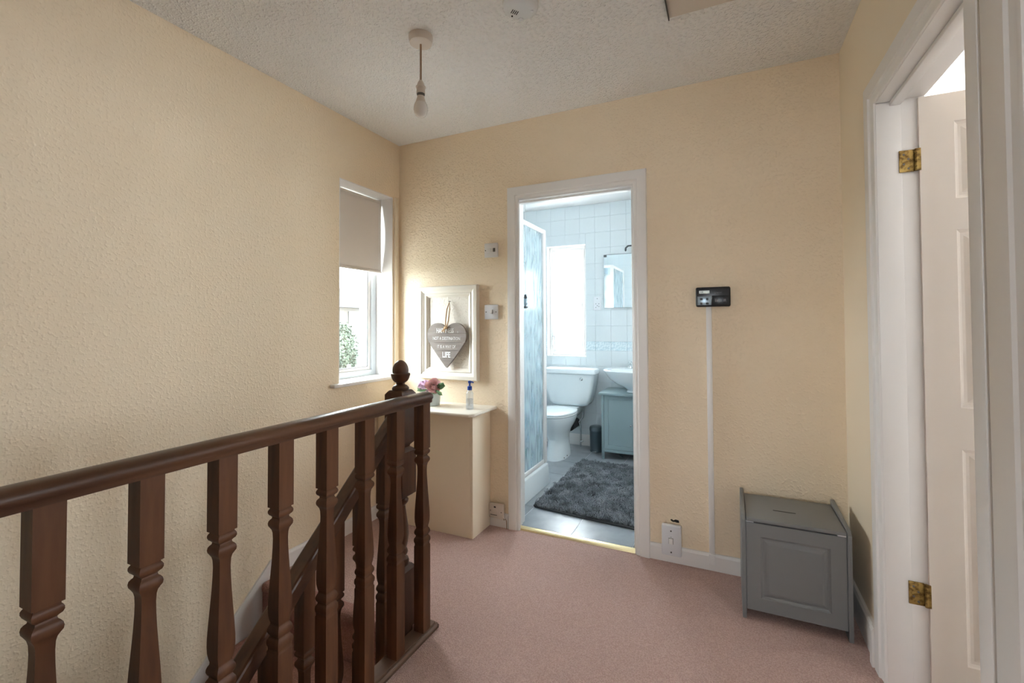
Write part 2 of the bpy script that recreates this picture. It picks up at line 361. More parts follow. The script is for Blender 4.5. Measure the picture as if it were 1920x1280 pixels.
# rooms beyond those doorways; their unseen windows are added to supply fill light
RX = 4.9
b1 = MB().box(W+.10, RX, -1.30, -1.25, 0, H).box(W+.10, RX, 1.0, 1.05, 0, H)
struct(b1, 'wall_bedroom_side', 'white_plain')
bw = MB()
for y0, y1, z0, z1, a0, a1 in ((-3.5, -1.28, 1.1, 1.9, -1.9, -1.4), (-1.28, 1.05, 1.2, 1.75, -.2, .15)):
    bw.box(RX, RX+.1, y0, a0, 0, H).box(RX, RX+.1, a1, y1, 0, H).box(RX, RX+.1, a0, a1, 0, z0).box(RX, RX+.1, a0, a1, z1, H)
struct(bw, 'wall_bedroom_outer', 'white_plain')
struct(MB().box(W+.1, RX, -3.55, -3.5, 0, H), 'wall_bedroom_near', 'white_plain')
struct(MB().box(W+.12, RX+.1, -3.55, 1.05, H, H+.1), 'ceiling_bedroom', 'white_plain')
struct(MB().box(W+.12, RX+.1, -3.55, 1.05, -.2, -.001), 'floor_bedroom', 'beige_carpet')

# open six panel door
DOOR = thing('bedroom_door', 'open off-white six-panel door hinged beyond the right-hand frame', 'door', (2.585, -.53, .012))
def six_panel_leaf():
    mb = MB(); x0, x1, z0, z1, yf = 2.563, 3.20, .012, 1.928, -.548
    xs = [x0, 2.650, 2.845, 2.92, 3.115, x1]; zs = [z0, .128, .797, .926, 1.488, 1.588, 1.835, z1]
    P = lambda u, w, d: (u, yf+d, w)
    for i in range(5):
        for j in range(7):
            if i in (1, 3) and j in (1, 3, 5):
                mb.panel(xs[i], xs[i+1], zs[j], zs[j+1], [(0,0),(.004,.004),(.010,.007),(.018,.007),(.034,.002),(.038,.001)], P)
            else:
                mb.add([P(xs[i],zs[j],0), P(xs[i+1],zs[j],0), P(xs[i+1],zs[j+1],0), P(xs[i],zs[j+1],0)], [(0,1,2,3)])
    b = .035
    mb.add([(x0,yf,z0),(x1,yf,z0),(x1,yf,z1),(x0,yf,z1),(x0,yf+b,z0),(x1,yf+b,z0),(x1,yf+b,z1),(x0,yf+b,z1)], [(0,4,5,1),(1,5,6,2),(2,6,7,3),(3,7,4,0),(4,7,6,5)])
    return mb
LEAF = six_panel_leaf().build('door_leaf', 'door_paint', DOOR)
for zc in (1.726, .322):
    h = MB().box(2.512, 2.552, -.5435, -.5385, zc-.036, zc+.036).build('hinge', 'brass', DOOR, bevel=.001, label='tarnished brass hinge')
    kn = MB()
    for k in range(5): kn.lathe([(zc-.036+k*.0146, .0055), (zc-.036+k*.0146+.0132, .0055)], (2.556, -.5475, 0), 10)
    kn.box(2.556, 2.566, -.552, -.5480, zc-.036, zc+.036)
    kn.build('knuckle', 'brass', h)
    sc = MB()
    for sx_, dz_ in ((2.524, .022), (2.536, .006), (2.524, -.010), (2.536, -.025)): sc.lathe([(-.5448, .0001), (-.5446, .0035), (-.5430, .0035)], (sx_, 0, zc+dz_), 8, 'y')
    sc.build('screw', 'screw', h)

# ------------------------------------------------------------------ window on the left wall
WIN = thing('window', 'tall white-framed landing window half covered by a roller blind', 'window', (-.15, -.29, .86)); WIN['kind'] = 'structure'; WIN.name = 'window_1'
del WIN['category'], WIN['label']
rv = MB().box(-.245, -.001, wy0, wy0+.006, .862, wz1).box(-.245, -.001, wy1-.006, wy1, .862, wz1).box(-.245, -.001, wy0, wy1, wz1-.006, wz1)
struct(rv, 'trim_5', 'white_paint')
MB().box(-.16, .034, -.585, -.05, .846, .866).build('window_sill', 'white_paint', WIN, bevel=.006)
fx0, fx1 = -.172, -.135
fr = MB()
for a, b, c, d in ((wy0+.006, wy0+.046, .866, 2.03), (wy1-.046, wy1-.006, .866, 2.03), (wy0+.046, wy1-.046, .866, .903), (wy0+.046, wy1-.046, 1.99, 2.03)):
    fr.box(fx0, fx1, a, b, c, d)
fr.build('window_frame', 'alu', WIN, bevel=.003)
sa = MB(); ya, yb_, za, zb = wy0+.046, wy1-.046, .903, 1.99
for a, b, c, d in ((ya, ya+.03, za, zb), (yb_-.03, yb_, za, zb), (ya+.03, yb_-.03, za, za+.024), (ya+.03, yb_-.03, zb-.024, zb)): sa.box(-.166, -.146, a, b, c, d)
sa.build('sash', 'white_paint', WIN, bevel=.002)
ga = MB().box(-.1475, -.1445, yb_-.034, yb_-.029, za+.024, zb-.024).box(-.1475, -.1445, ya+.03, yb_-.03, za+.021, za+.025)
ga.build('gasket', 'gasket', WIN)
MB().box(-.158, -.155, ya+.03, yb_-.03, za+.024, zb-.024).build('pane', 'glass', WIN)
# outer stone reveal blocks seen through the glass
for k in range(9):
    MB().box(-.262, -.176, wy1-.028, wy1+.10, .86+k*.131, .86+k*.131+.127).build('stone', 'stone', WALL_LEFT, bevel=.003)
# roller blind
BL = thing('roller_blind', 'cream roller blind pulled halfway down the landing window', 'blind', (-.1, -.28, 1.54))
MB().lathe([(-.50, .014), (-.078, .014)], (-.105, 0, 2.008), 16, 'y').build('roller', 'blind', BL)
cl = MB(); rs = []
for j in range(25):
    t = j/24; z = 2.005-.459*t; y1 = -.072 - .016*math.sin(math.pi*min(1, t*1.02))*1.0; row = []
    for i in range(17):
        s = i/16; y = -.502 + (y1+.502)*s
        x = -.090 - .005*math.sin(s*3.1)*t + .012*max(0, s-.85)/.15*math.sin(math.pi*t)
        row.append((x, y, z))
    rs.append(row)
n = 17
cl.add([p for r in rs for p in r], [(j*n+i, j*n+i+1, (j+1)*n+i+1, (j+1)*n+i) for j in range(24) for i in range(16)], True)
co = cl.build('fabric', 'blind', BL)
so = co.modifiers.new('thickness', 'SOLIDIFY'); so.thickness = .0015
MB().box(-.096, -.086, -.502, -.072, 1.538, 1.551).build('bottom_bar', 'blind', BL, bevel=.003)
MB().box(-.125, -.085, -.078, -.070, 1.985, 2.03).build('bracket', 'plastic', BL, bevel=.002)
# painted pipe boxing up the corner beside the window
struct(MB().box(.0, .012, -.052, -.022, .72, 2.036), 'trim_6', 'cream_smooth', bevel=.003)

# ------------------------------------------------------------------ staircase
TOPY, GO, RI = -.984, .222, .2
ST = thing('staircase', 'carpeted flight of stairs going down along the left wall', 'stairs', (.4, -1.6, -1.2))
NS = 11
for k in range(1, NS):
    y1 = TOPY-(k-1)*GO; y0 = y1-GO-.018; z = -RI*k
    MB().box(.0105, .772, y0, y1, z-.05, z).build('tread', 'stair_carpet', ST, bevel=.02, seg=4)
for k in range(0, NS):
    y = TOPY-k*GO; z = -RI*k
    MB().box(.0105, .772, y-.004, y+.012, z-RI-.03, z-.02).build('riser', 'stair_carpet', ST)
MB().box(.0105, .80, TOPY-.018, TOPY+.06, -.05, .001).build('nosing', 'stair_carpet', ST, bevel=.02, seg=4, label='rounded carpeted edge of the landing')
sl = RI/GO
pl = [(-.915, .079), (-.945, .074), (-3.4, .074-sl*2.455), (-3.4, -.35-sl*2.455), (-.966, -.36), (-.966, -.03), (-.915, -.012)]
MB().prism(pl, 'x', .0005, .010).build('wall_string', 'white_paint', ST, label='white painted skirting board following the stairs')
pr = [(-1.0, -.03), (-3.4, -.03-sl*2.4), (-3.4, -.36-sl*2.4), (-1.0, -.36)]
MB().prism(pr, 'x', .774, .812).build('outer_string', 'wood', ST, bevel=.003, label='dark stained string carrying the stair balusters')

NPROF = [(.343,.022),(.3445,.0215),(.347,.0202),(.352,.0202),(.355,.0205),(.359,.0222),(.366,.0228),(.373,.0220),(.378,.0190),(.381,.0172),(.384,.0172),(.388,.0198),(.394,.0218),(.400,.0215),(.406,.0195),(.411,.0166),(.416,.0163),(.424,.0182),(.436,.0200),(.452,.0206),(.470,.0204),(.50,.0190),(.54,.0166),(.58,.0144),(.61,.0132),(.632,.0128),(.648,.0134),(.656,.0150),(.661,.0175),(.667,.0208),(.673,.0216),(.679,.0205),(.683,.0180),(.686,.0150),(.690,.0142),(.693,.0165),(.696,.0198),(.701,.0217),(.706,.0216),(.710,.0198),(.712,.0182),(.7155,.0182),(.716,.022)]
# guard rail along the landing
LB = thing('landing_banister', 'dark wood guard rail with turned balusters along the landing edge', 'banister', (.91, -2.1, 0))
def rail_sec(cx, cz, w=.030, h=.021):
    pts = []
    for a, b in ((-.78,-1),(.78,-1),(.80,-.55),(.86,-.42),(1,-.15),(1,.25),(.9,.62),(.62,.9),(.2,1),(-.2,1),(-.62,.9),(-.9,.62),(-1,.25),(-1,-.15),(-.86,-.42),(-.80,-.55)):
        pts.append((cx+a*w, cz+b*h))
    return pts
hr = MB(); sec = rail_sec(.912, .9105); secs = []
for y, k in ((YN, 1), (-.962, 1), (-.950, .96), (-.943, .86), (-.941, .72)):
    secs.append([(.912+(u-.912)*k, y, .9105+(w-.9105)*k) for u, w in sec])
hr.rings(secs)
HR = hr.build('handrail', 'wood_rail', LB)
MB().lathe([(-.9405, .0028), (-.938, .0028)], (.925, 0, .912), 8, 'y').build('plug_hole', 'dark', HR)
br_ = MB().box(.876, .930, YN, -.918, 0, .024).prism([(.930,0),(.942,0),(.942,.010),(.937,.016),(.930,.019)], 'y', YN, -.912)
br_.box(.876, .942, -.918, -.912, 0, .014)
br_.build('base_rail', 'wood_base', LB, bevel=.0015)
BAL = None
for k in range(15):
    yc = -.978-.1552*k
    if yc < YN+.05: break
    c = (.910, yc, 0)
    if BAL is None:
        BAL = MB().square([(.0235, .022)] + NPROF + [(.8905, .022)], c).build('baluster', 'wood', LB, origin=c, smooth=True)
    else: dup(BAL, c, LB)

# stair banister with newel post
SB = thing('stair_banister', 'dark wood sloping stair rail with acorn-topped newel post', 'banister', (.79, -1.0, 0))
nx, ny, nh = .7955, -.9665, .0435
nw = MB()
nw.square([(-.40, nh), (.225, nh), (.240, nh*.72)], (nx, ny, 0))
nw.square([(.512, nh*.75), (.520, nh), (.692, nh), (.706, nh*.62)], (nx, ny, 0))
nw.square([(.704, nh*.6), (.712, nh*.62), (.730, nh), (.918, nh), (.930, nh*.80), (.934, nh*.7)], (nx, ny, 0))
nw.lathe([(.238,.028),(.246,.033),(.256,.034),(.266,.031),(.271,.023),(.277,.022),(.284,.028),(.292,.030),(.300,.027),(.306,.0235),(.33,.030),(.36,.0325),(.39,.031),(.43,.025),(.462,.020),(.474,.019),(.480,.024),(.489,.031),(.497,.032),(.504,.027),(.508,.024),(.514,.026)], (nx, ny, 0), 28)
NW = nw.build('newel_post', 'wood', SB)
fp = [(.929,.027),(.932,.030),(.936,.0335),(.943,.0335),(.948,.029),(.952,.026),(.9555,.0185),(.959,.0168),(.9625,.0178),(.966,.0235),(.972,.0298),(.980,.0342),(.988,.0364),(.992,.0385),(.9995,.0385),(1.0005,.0362),(1.002,.0312),(1.006,.0318),(1.014,.0318),(1.024,.0302),(1.034,.0265),(1.0425,.0205),(1.049,.0130),(1.0525,.0060),(1.0535,.0008)]
MB().lathe(fp, (nx, ny, 0), 28).build('acorn_finial', 'wood_rail', NW)
rk = .885
def rake(y, top=True): return .822 + rk*(y+1.035)     # top of the sloping rail at x = .795
rs = []
L0, L1 = -1.0105, -3.42
for y in (L0, L1):
    z = rake(y)
    rs.append([(.795+a*.030, y, z-.032+b*.032) for a, b in ((-.85,-1),(.85,-1),(.85,-.66),(.74,-.58),(1,-.50),(1,.70),(.9,.88),(.7,1),(-.7,1),(-.9,.88),(-1,.70),(-1,-.50),(-.74,-.58),(-.85,-.66))])
MB().rings(rs, smooth=False).build('handrail', 'wood_rail', SB)
SBAL = None
for k in range(16):
    yc = -1.062-.12*k
    sh = -.198-rk*.12*k
    zt = rake(yc)-.050; zb_ = -.045-sl*(abs(yc)-1.0)
    if yc < -2.9: break
    c = (.795, yc, sh)
    top = zt-sh
    if SBAL is None: SBAL = MB().square([(.06, .021)] + [(z, h*.955) for z, h in NPROF] + [(top, .021)], c).build('baluster', 'wood', SB, origin=c, smooth=True)
    else: dup(SBAL, c, SB)

# ------------------------------------------------------------------ cupboard in the corner
CU = thing('boxed_cupboard', 'cream boxed-in corner cupboard below the heart picture', 'cupboard', (.35, -.11, 0))
cb = MB().box(.018, .690, -.2145, -.001, 0, .690)
cb.build('carcass', 'cream_smooth', CU, bevel=.002)
MB().box(.018, .676, -.220, -.2146, .002, .690).build('front_panel', 'cream_smooth', CU, bevel=.0015)
MB().box(.676, .6945, -.220, -.012, .002, .690).build('side_panel', 'cream_smooth', CU, bevel=.0015)
tp = [(.014, -.262), (.700, -.262), (.738, -.225), (.738, -.001), (.014, -.001)]
MB().prism([(.014,-.300),(.715,-.300),(.738,-.272),(.738,-.001),(.014,-.001)], 'z', .690, .7085).build('top_board', 'frame_paint', CU, bevel=.006, seg=3)

# ------------------------------------------------------------------ framed heart sign
FR = thing('picture_frame', 'ivory moulded frame hung on the wall above the cupboard', 'frame', (.399, -.012, .852))
fu0, fu1, fw0, fw1 = .181, .617, .852, 1.438
FP = [(0,0),(0,-.030),(.004,-.034),(.024,-.034),(.028,-.030),(.034,-.029),(.044,-.021),(.050,-.024),(.058,-.022),(.064,-.014),(.070,-.012),(.070,0)]
def bar(side):
    mb = MB(); rs = []
    for i, d in FP:
        a = {'bottom': ((fu0+i, fw0+i), (fu1-i, fw0+i)), 'top': ((fu0+i, fw1-i), (fu1-i, fw1-i)), 'left': ((fu0+i, fw0+i), (fu0+i, fw1-i)), 'right': ((fu1-i, fw0+i), (fu1-i, fw1-i))}[side]
        rs.append([(a[0][0], d-.0005, a[0][1]), (a[1][0], d-.0005, a[1][1])])
    mb.add([p for r in rs for p in r], [(2*k, 2*k+1, 2*k+3, 2*k+2) for k in range(len(rs)-1)] + [tuple(range(0, 2*len(rs), 2)), tuple(range(2*len(rs)-1, 0, -2))], True)
    return mb.build('moulding', 'frame_paint', FR)
for s_ in ('bottom', 'top', 'left', 'right'): bar(s_)
MB().box(fu0+.06, fu1-.06, -.006, -.0005, fw0+.06, fw1-.06).build('backing', 'frame_back', FR)
HS = thing('heart_sign', 'weathered grey wooden heart with white lettering hanging inside the frame', 'sign', (.403, -.03, .925))
hc, hz0, hz1 = .4035, .925, 1.207
def heart_pts(n=26):
    cx_, cz_, rd = .0665, 1.127, .0780
    tip = Vector((0, hz0)); cc = Vector((cx_, cz_)); d = tip-cc; L_ = d.length
    th = math.acos(rd/L_); base = math.atan2(d.y, d.x); a0 = base+th            # tangent point seen from the tip
    a1 = math.pi-math.acos(cx_/rd)                                               # where the two lobes meet
    right = [(cx_+rd*math.cos(a0+(a1-a0)*k/n), cz_+rd*math.sin(a0+(a1-a0)*k/n)) for k in range(n+1)]
    tx, tz = right[0]; side = [(tx*t+.004*math.sin(math.pi*t), hz0+(tz-hz0)*t) for t in (.0, .15, .3, .45, .6, .75, .9)]
    half = side+right
    pts = half+[(-x, z) for x, z in reversed(half[1:-1])]
    return [(hc+x, z) for x, z in pts]
def clip(poly, z, keep_above):
    out = []
    for i in range(len(poly)):
        a, b = poly[i], poly[(i+1) % len(poly)]
        ia = (a[1] >= z) == keep_above; ib = (b[1] >= z) == keep_above
        if ia: out.append(a)
        if ia != ib:
            t = (z-a[1])/(b[1]-a[1]); out.append((a[0]+t*(b[0]-a[0]), z))
    return out
hp = heart_pts(); cuts = [.925, .985, 1.037, 1.085, 1.142, 1.30]
for a, b in zip(cuts[:-1], cuts[1:]):
    p = clip(clip(hp, a+.0007, True), b-.0007, False)
    MB().prism(p, 'y', -.042, -.026).build('plank', 'heart', HS)
def text(body, x, y, z, size, parent, m='letter', sx=1.0, name='lettering', thick=.0006, bold=.0):
    cu_ = bpy.data.curves.new('lettering', 'FONT'); cu_.body = body; cu_.size = size; cu_.align_x = 'CENTER'; cu_.align_y = 'CENTER'
    cu_.extrude = thick; cu_.offset = bold; cu_.resolution_u = 3
    o = bpy.data.objects.new('tmp', cu_); COL.objects.link(o)
    me = bpy.data.meshes.new_from_object(o.evaluated_get(bpy.context.evaluated_depsgraph_get()))
    bpy.data.objects.remove(o); me.name = 'lettering'
    me.transform(Matrix.Rotation(R(90), 4, 'X') @ Matrix.Diagonal((sx, 1, 1, 1)))
    me.materials.clear(); me.materials.append(M[m])
    ob = bpy.data.objects.new(name, me); COL.objects.link(ob); place(ob, (x, y, z), parent); return ob
text('HAPPINESS', hc-.010, -.0422, 1.156, .040, HS, sx=.66, bold=.0006)
text('is', hc+.084, -.0422, 1.150, .018, HS, sx=.8)
text('NOT A DESTINATION', hc, -.0422, 1.108, .028, HS, sx=.73)
text('IT IS A WAY OF', hc, -.0422, 1.057, .027, HS, sx=.73)
text('LIFE', hc, -.0422, 1.006, .048, HS, sx=.72, bold=.0014)
tw = MB()
tw.tube([(.404, -.036, 1.172), (.400, -.046, 1.18), (.397, -.040, 1.22), (.400, -.030, 1.29), (.412, -.020, 1.336), (.421, -.030, 1.29), (.417, -.040, 1.22), (.408, -.047, 1.178)], .0036, 6)
tw.build('twine_loop', 'twine', HS)
kn = MB().lathe([(-.012,.001),(-.009,.008),(0,.0105),(.009,.008),(.012,.001)], (.404, -.050, 1.176), 10, 'x')
kn.tube([(.404,-.052,1.176),(.392,-.056,1.165),(.378,-.052,1.152)], .0042, 6).tube([(.404,-.052,1.176),(.398,-.057,1.160),(.392,-.050,1.148)], .0036, 6)
kn.build('bow_knot', 'twine', HS)
MB().lathe([(-.026,.0035),(-.022,.0035),(-.022,.0016),(.0,.0016)], (.413, 0, 1.340), 8, 'y').build('nail', 'screw', HS)

# ------------------------------------------------------------------ things on the cupboard
PT = thing('flower_pot', 'pale blue-grey pot of artificial pink and lilac flowers on the cupboard', 'flowers', (.372, -.14, .7088))
px_, py_ = .372, -.140
MB().lathe([(.7088,.036),(.7105,.0405),(.716,.0415),(.776,.0455),(.781,.0465),(.781,.043),(.770,.042)], (px_, py_, 0), 28).build('pot', 'pot', PT)
MB().lathe([(.772,.0425),(.786,.036),(.792,.015)], (px_, py_, 0), 16).build('moss', 'leaf', PT)
def petal_mesh(name, m, w, l, curl):
    me = bpy.data.meshes.new(name); vs = []; fs = []; nu, nv = 5, 5
    for j in range(nv):
        t = j/(nv-1)
        for i in range(nu):
            s = i/(nu-1)*2-1
            x = s*w*math.sin(math.pi*(.16+.64*t)); y = curl*(t**2)*l + .30*w*(1-s*s)*-1*math.sin(math.pi*t*.9)
            vs.append((x, y, t*l))
    for j in range(nv-1):
        for i in range(nu-1): fs.append((j*nu+i, j*nu+i+1, (j+1)*nu+i+1, (j+1)*nu+i))
    me.from_pydata(vs, [], fs); me.polygons.foreach_set('use_smooth', [True]*len(fs)); me.materials.append(M[m]); return me
PM = petal_mesh('petal', 'rose', .021, .037, .25)
def bloom(c, aim, n, scale, me, name, spread):
    o = MB().lathe([(-.008*scale,.003),(0,.010*scale),(.012*scale,.009*scale),(.020*scale,.002)], c, 10).build(name, me.materials[0], PT, origin=c)
    q = Vector((0,0,1)).rotation_difference(Vector(aim).normalized()); o.rotation_mode = 'QUATERNION'; o.rotation_quaternion = q
    for i in range(n):
        f = i/n; a = i*2.39996
        p = bpy.data.objects.new('petal', me); COL.objects.link(p); p.parent = o
        tilt = .10+spread*f; rad = .002+.017*f*scale
        p.location = (rad*math.sin(a), -rad*math.cos(a), -.004+.010*(1-f)*0)
        p.rotation_euler = (tilt, 0, a + random.uniform(-.15,.15)); k = scale*(.62+.5*f); p.scale = (k, k, k*random.uniform(.92,1.06)); ORI[p] = Vector(c)
    return o
bloom((.397, -.168, .824), (.35, -.75, .45), 26, .98, PM, 'rose_bloom', 1.25)
HM = petal_mesh('floret', 'lilac', .011, .013, .5)
hy = bpy.data.objects.new('hydrangea_bloom', None); COL.objects.link(hy); place(hy, (.318, -.152, .829), PT)
hydr = MB().lathe([(-.022,.004),(-.018,.018),(0,.026),(.016,.020),(.022,.004)], (.318,-.152,.829), 12).build('core', 'lilac', PT, origin=(.318,-.152,.829)); hydr.parent = hy; hydr.location = (0,0,0)
for i in range(70):
    d = Vector((random.gauss(0,1), random.gauss(0,1)-.3, random.gauss(0,1)+.1)).normalized()
    p = bpy.data.objects.new('floret', HM); COL.objects.link(p); p.parent = hy
    p.location = d*Vector((.030,.028,.030)).length*.52 + Vector((0, 0, -.006 if i % 5 else -.016)); p.rotation_mode = 'QUATERNION'
    p.rotation_quaternion = Vector((0,0,1)).rotation_difference((d+Vector((random.uniform(-.7,.7),random.uniform(-.7,.7),random.uniform(-.7,.7)))).normalized()); ORI[p] = Vector((0,0,0))
LM = petal_mesh('leaf', 'leaf', .019, .058, .25)
for loc, aim in (((.412,-.158,.815),(1,-.25,.45)), ((.410,-.168,.800),(1,-.5,-.35)), ((.352,-.175,.805),(-.5,-.9,-.2)), ((.38,-.180,.800),(.1,-1,-.3)), ((.325,-.145,.805),(-1,-.3,-.2))):
    l = bpy.data.objects.new('leaf', LM); COL.objects.link(l); place(l, loc, PT); l.rotation_mode = 'QUATERNION'
    l.rotation_quaternion = Vector((0,0,1)).rotation_difference(Vector(aim).normalized())

SO = thing('pump_bottle', 'clear hand gel bottle with blue pump on the cupboard', 'bottle', (.640, -.158, .7088))
sx_, sy_ = .640, -.158
MB().lathe([(.7088,.019),(.711,.0215),(.716,.022),(.798,.021),(.808,.017),(.815,.012),(.822,.0115)], (sx_, sy_, 0), 24).build('bottle_body', 'clear_plastic', SO)
MB().lathe([(.713,.0185),(.768,.018)], (sx_, sy_, 0), 20).build('gel', 'clear_plastic', SO)
pu = MB().lathe([(.818,.0135),(.838,.0135),(.841,.009),(.842,.005),(.856,.005),(.857,.009),(.869,.010),(.871,.007)], (sx_, sy_, 0), 18)
pu.tube([(sx_, sy_, .864), (sx_+.018, sy_-.004, .865), (sx_+.027, sy_-.005, .862)], .0042, 8)
pu.build('pump', 'blue', SO)

# ------------------------------------------------------------------ switches and sockets
def plate(t, x0, x1, z0, z1, y0, d, m, bev=.003, name='plate'):
    return MB().box(x0, x1, y0-d, y0, z0, z1).build(name, m, t, bevel=bev)
def screw(t, x, y, z, r=.0032): return MB().lathe([(y-.0012, r), (y+.001, r)], (x, 0, z), 10, 'y').build('screw', 'screw', t)
t = thing('fused_spur', 'white fused switch plate on the wall above the light switch', 'switch', (.708, 0, 1.600))
plate(t, .664, .752, 1.598, 1.684, -.012, .010, 'plastic'); MB().box(.668, .748, -.012, -.0005, 1.602, 1.680).build('back_box', 'plastic', t)
MB().box(.684, .712, -.0245, -.022, 1.628, 1.652).build('fuse_cover', 'plastic', t, bevel=.001)
MB().box(.676, .724, -.0228, -.0218, 1.6255, 1.6275).build('indicator_line', 'letter', t)
rk_ = MB().box(.724, .738, -.0275, -.022, 1.630, 1.652).build('rocker', 'screw', t, bevel=.001); screw(t, .672, -.022, 1.641)
t = thing('light_switch', 'white single rocker light switch beside the picture frame', 'switch', (.704, 0, 1.226))
plate(t, .659, .748, 1.226, 1.313, -.0005, .012, 'plastic_cool'); MB().box(.659, .748, -.0130, -.0126, 1.3125, 1.3135).build('top_edge', 'screw', t)
MB().prism([(-.0125,1.258),(-.0195,1.262),(-.0150,1.284),(-.0125,1.284)], 'x', .700, .712).build('rocker', 'plastic', t); MB().box(.7121, .7145, -.0150, -.0124, 1.258, 1.284).build('rocker_gap', 'screw', t)
screw(t, .670, -.0125, 1.270); screw(t, .737, -.0125, 1.270)
t = thing('wall_socket', 'small white switched outlet box on the skirting left of the bathroom door', 'socket', (.745, 0, .056))
plate(t, .698, .790, .056, .140, -.016, .022, 'plastic_old', .004)
MB().box(.732, .744, -.0395, -.0375, .118, .126).build('indicator', 'dark', t); MB().box(.708, .752, -.0392, -.0375, .0735, .0775).build('slot', 'screw', t)
MB().box(.720, .756, -.0400, -.0375, .084, .110).build('fuse_cover', 'plastic_old', t, bevel=.001); screw(t, .709, -.0380, .099); screw(t, .780, -.0380, .096)
cbm = MB().tube([(.788,-.030,.062),(.794,-.030,.052),(.803,-.026,.058),(.808,-.026,.045),(.809,-.0265,.02),(.809,-.0265,.001)], .0023, 6)
tag(cbm.build('loose_cable', 'flex'), 'thin brown cable dropping from the small socket to the carpet', 'cable')
t = thing('double_pole_switch', 'tall white switch box with one rocker on the skirting', 'switch', (1.724, 0, .042))
plate(t, 1.679, 1.771, .045, .194, -.0155, .030, 'plastic_cool', .006)
MB().box(1.7125, 1.7345, -.0464, -.0455, .1045, .1335).build('rocker_gap', 'screw', t)
MB().box(1.714, 1.733, -.0525, -.0455, .106, .132).build('rocker', 'letter', t, bevel=.0015)
MB().box(1.720, 1.727, -.0460, -.0450, .1375, .1390).build('legend', 'screw', t)
screw(t, 1.724, -.0460, .168, .004); screw(t, 1.724, -.0460, .064, .004)
ph = MB()
ph.prism([(1.716,.206),(1.724,.210),(1.731,.205),(1.742,.211),(1.757,.208),(1.759,.197),(1.748,.196),(1.738,.198),(1.729,.197),(1.722,.200)], 'y', -.0012, .004)
tag(ph.build('plaster_hole', 'dark'), 'small ragged dark hole in the wall above the tall switch box', 'hole')
# heating programmer and its cable trunking
t = thing('heating_programmer', 'black heating timer with small display on the back wall', 'timer', (1.928, 0, 1.276))
MB().box(1.851, 2.006, -.034, -.0005, 1.2765, 1.372).build('casing', 'black_plastic', t, bevel=.008, seg=3)
MB().box(1.867, 1.914, -.0355, -.0335, 1.341, 1.355).build('display', 'lcd', t)
MB().box(1.881, 1.884, -.0358, -.0354, 1.345, 1.351).build('display_digit', 'dark', t); MB().box(1.874, 1.877, -.0358, -.0354, 1.345, 1.351).build('display_digit', 'dim_print', t)
MB().box(1.859, 1.921, -.0360, -.0335, 1.284, 1.327).build('control_panel', 'silver', t, bevel=.0008)
for bx, bz, w in ((1.877,1.3135,.012), (1.9035,1.3135,.010), (1.877,1.2915,.010), (1.9035,1.2915,.012)):
    MB().box(bx-w/2, bx+w/2, -.0385, -.0355, bz-.0052, bz+.0052).build('button', 'black_plastic', t, bevel=.001)
MB().box(1.924, 2.000, -.0350, -.0335, 1.284, 1.330).build('flap', 'black_plastic', t, bevel=.0008)
MB().box(1.936, 1.968, -.0348, -.0338, 1.342, 1.3445).build('print_line', 'dim_print', t); MB().box(1.936, 1.942, -.0348, -.0338, 1.337, 1.341).build('print_line', 'dim_print', t)
for bx, bz in ((1.944,1.306), (1.980,1.306)): MB().box(bx-.006, bx+.006, -.0372, -.0348, bz-.006, bz+.006).build('button', 'dim_print', t, bevel=.001)
t = MB().box(1.8965, 1.9215, -.0175, -.0005, .080, 1.2765).box(1.8955, 1.9225, -.026, -.0152, .034, .082)
tag(t.build('cable_trunking', 'white_paint', bevel=.0015), 'long white plastic cable cover running down from the black timer', 'trunking')

# ------------------------------------------------------------------ laundry hamper
HA = thing('laundry_hamper', 'grey painted laundry hamper with panelled front in the right corner', 'hamper', (2.217, -.18, 0))
for x0, x1 in ((2.032, 2.047), (2.388, 2.403)):
    p = [(-.343, 0), (-.045, 0), (-.045, .440), (-.10, .440), (-.345, .405), (-.343, .40)]
    p = [(-.345, 0), (-.03, 0), (-.03, .425), (-.325, .412), (-.345, .395)]
    MB().prism(p, 'x', x0, x1).build('side_panel', 'grey_mdf', HA, bevel=.0025)
fp_ = MB(); P = lambda u, w, d: (u, -.338+d, w)
u0, u1, w0, w1 = 2.0475, 2.3875, .036, .386
fp_.panel(u0, u1, w0, w1, [(0,.014),(0,.0015),(.0015,0),(.052,0),(.056,.004),(.061,.0065),(.066,.006),(.073,.0025),(.080,.0012)], P)
fp_.build('front_panel', 'grey_mdf', HA)
MB().box(2.049, 2.386, -.345, -.05, .3925, .407).build('lid', 'grey_mdf', HA, bevel=.0025)
MB().box(2.154, 2.236, -.226, -.220, .4066, .4078).build('lid_slot', 'grey_slot', HA)
for x in (2.062, 2.372): MB().box(x-.014, x+.014, -.336, -.322, .386, .3925).build('lid_pad', 'plastic_cool', HA)
MB().box(2.0475, 2.3875, -.06, -.05, .03, .388).build('back_panel', 'grey_mdf', HA)
MB().box(2.0475, 2.3875, -.324, -.06, .045, .057).build('bottom_board', 'grey_mdf', HA)

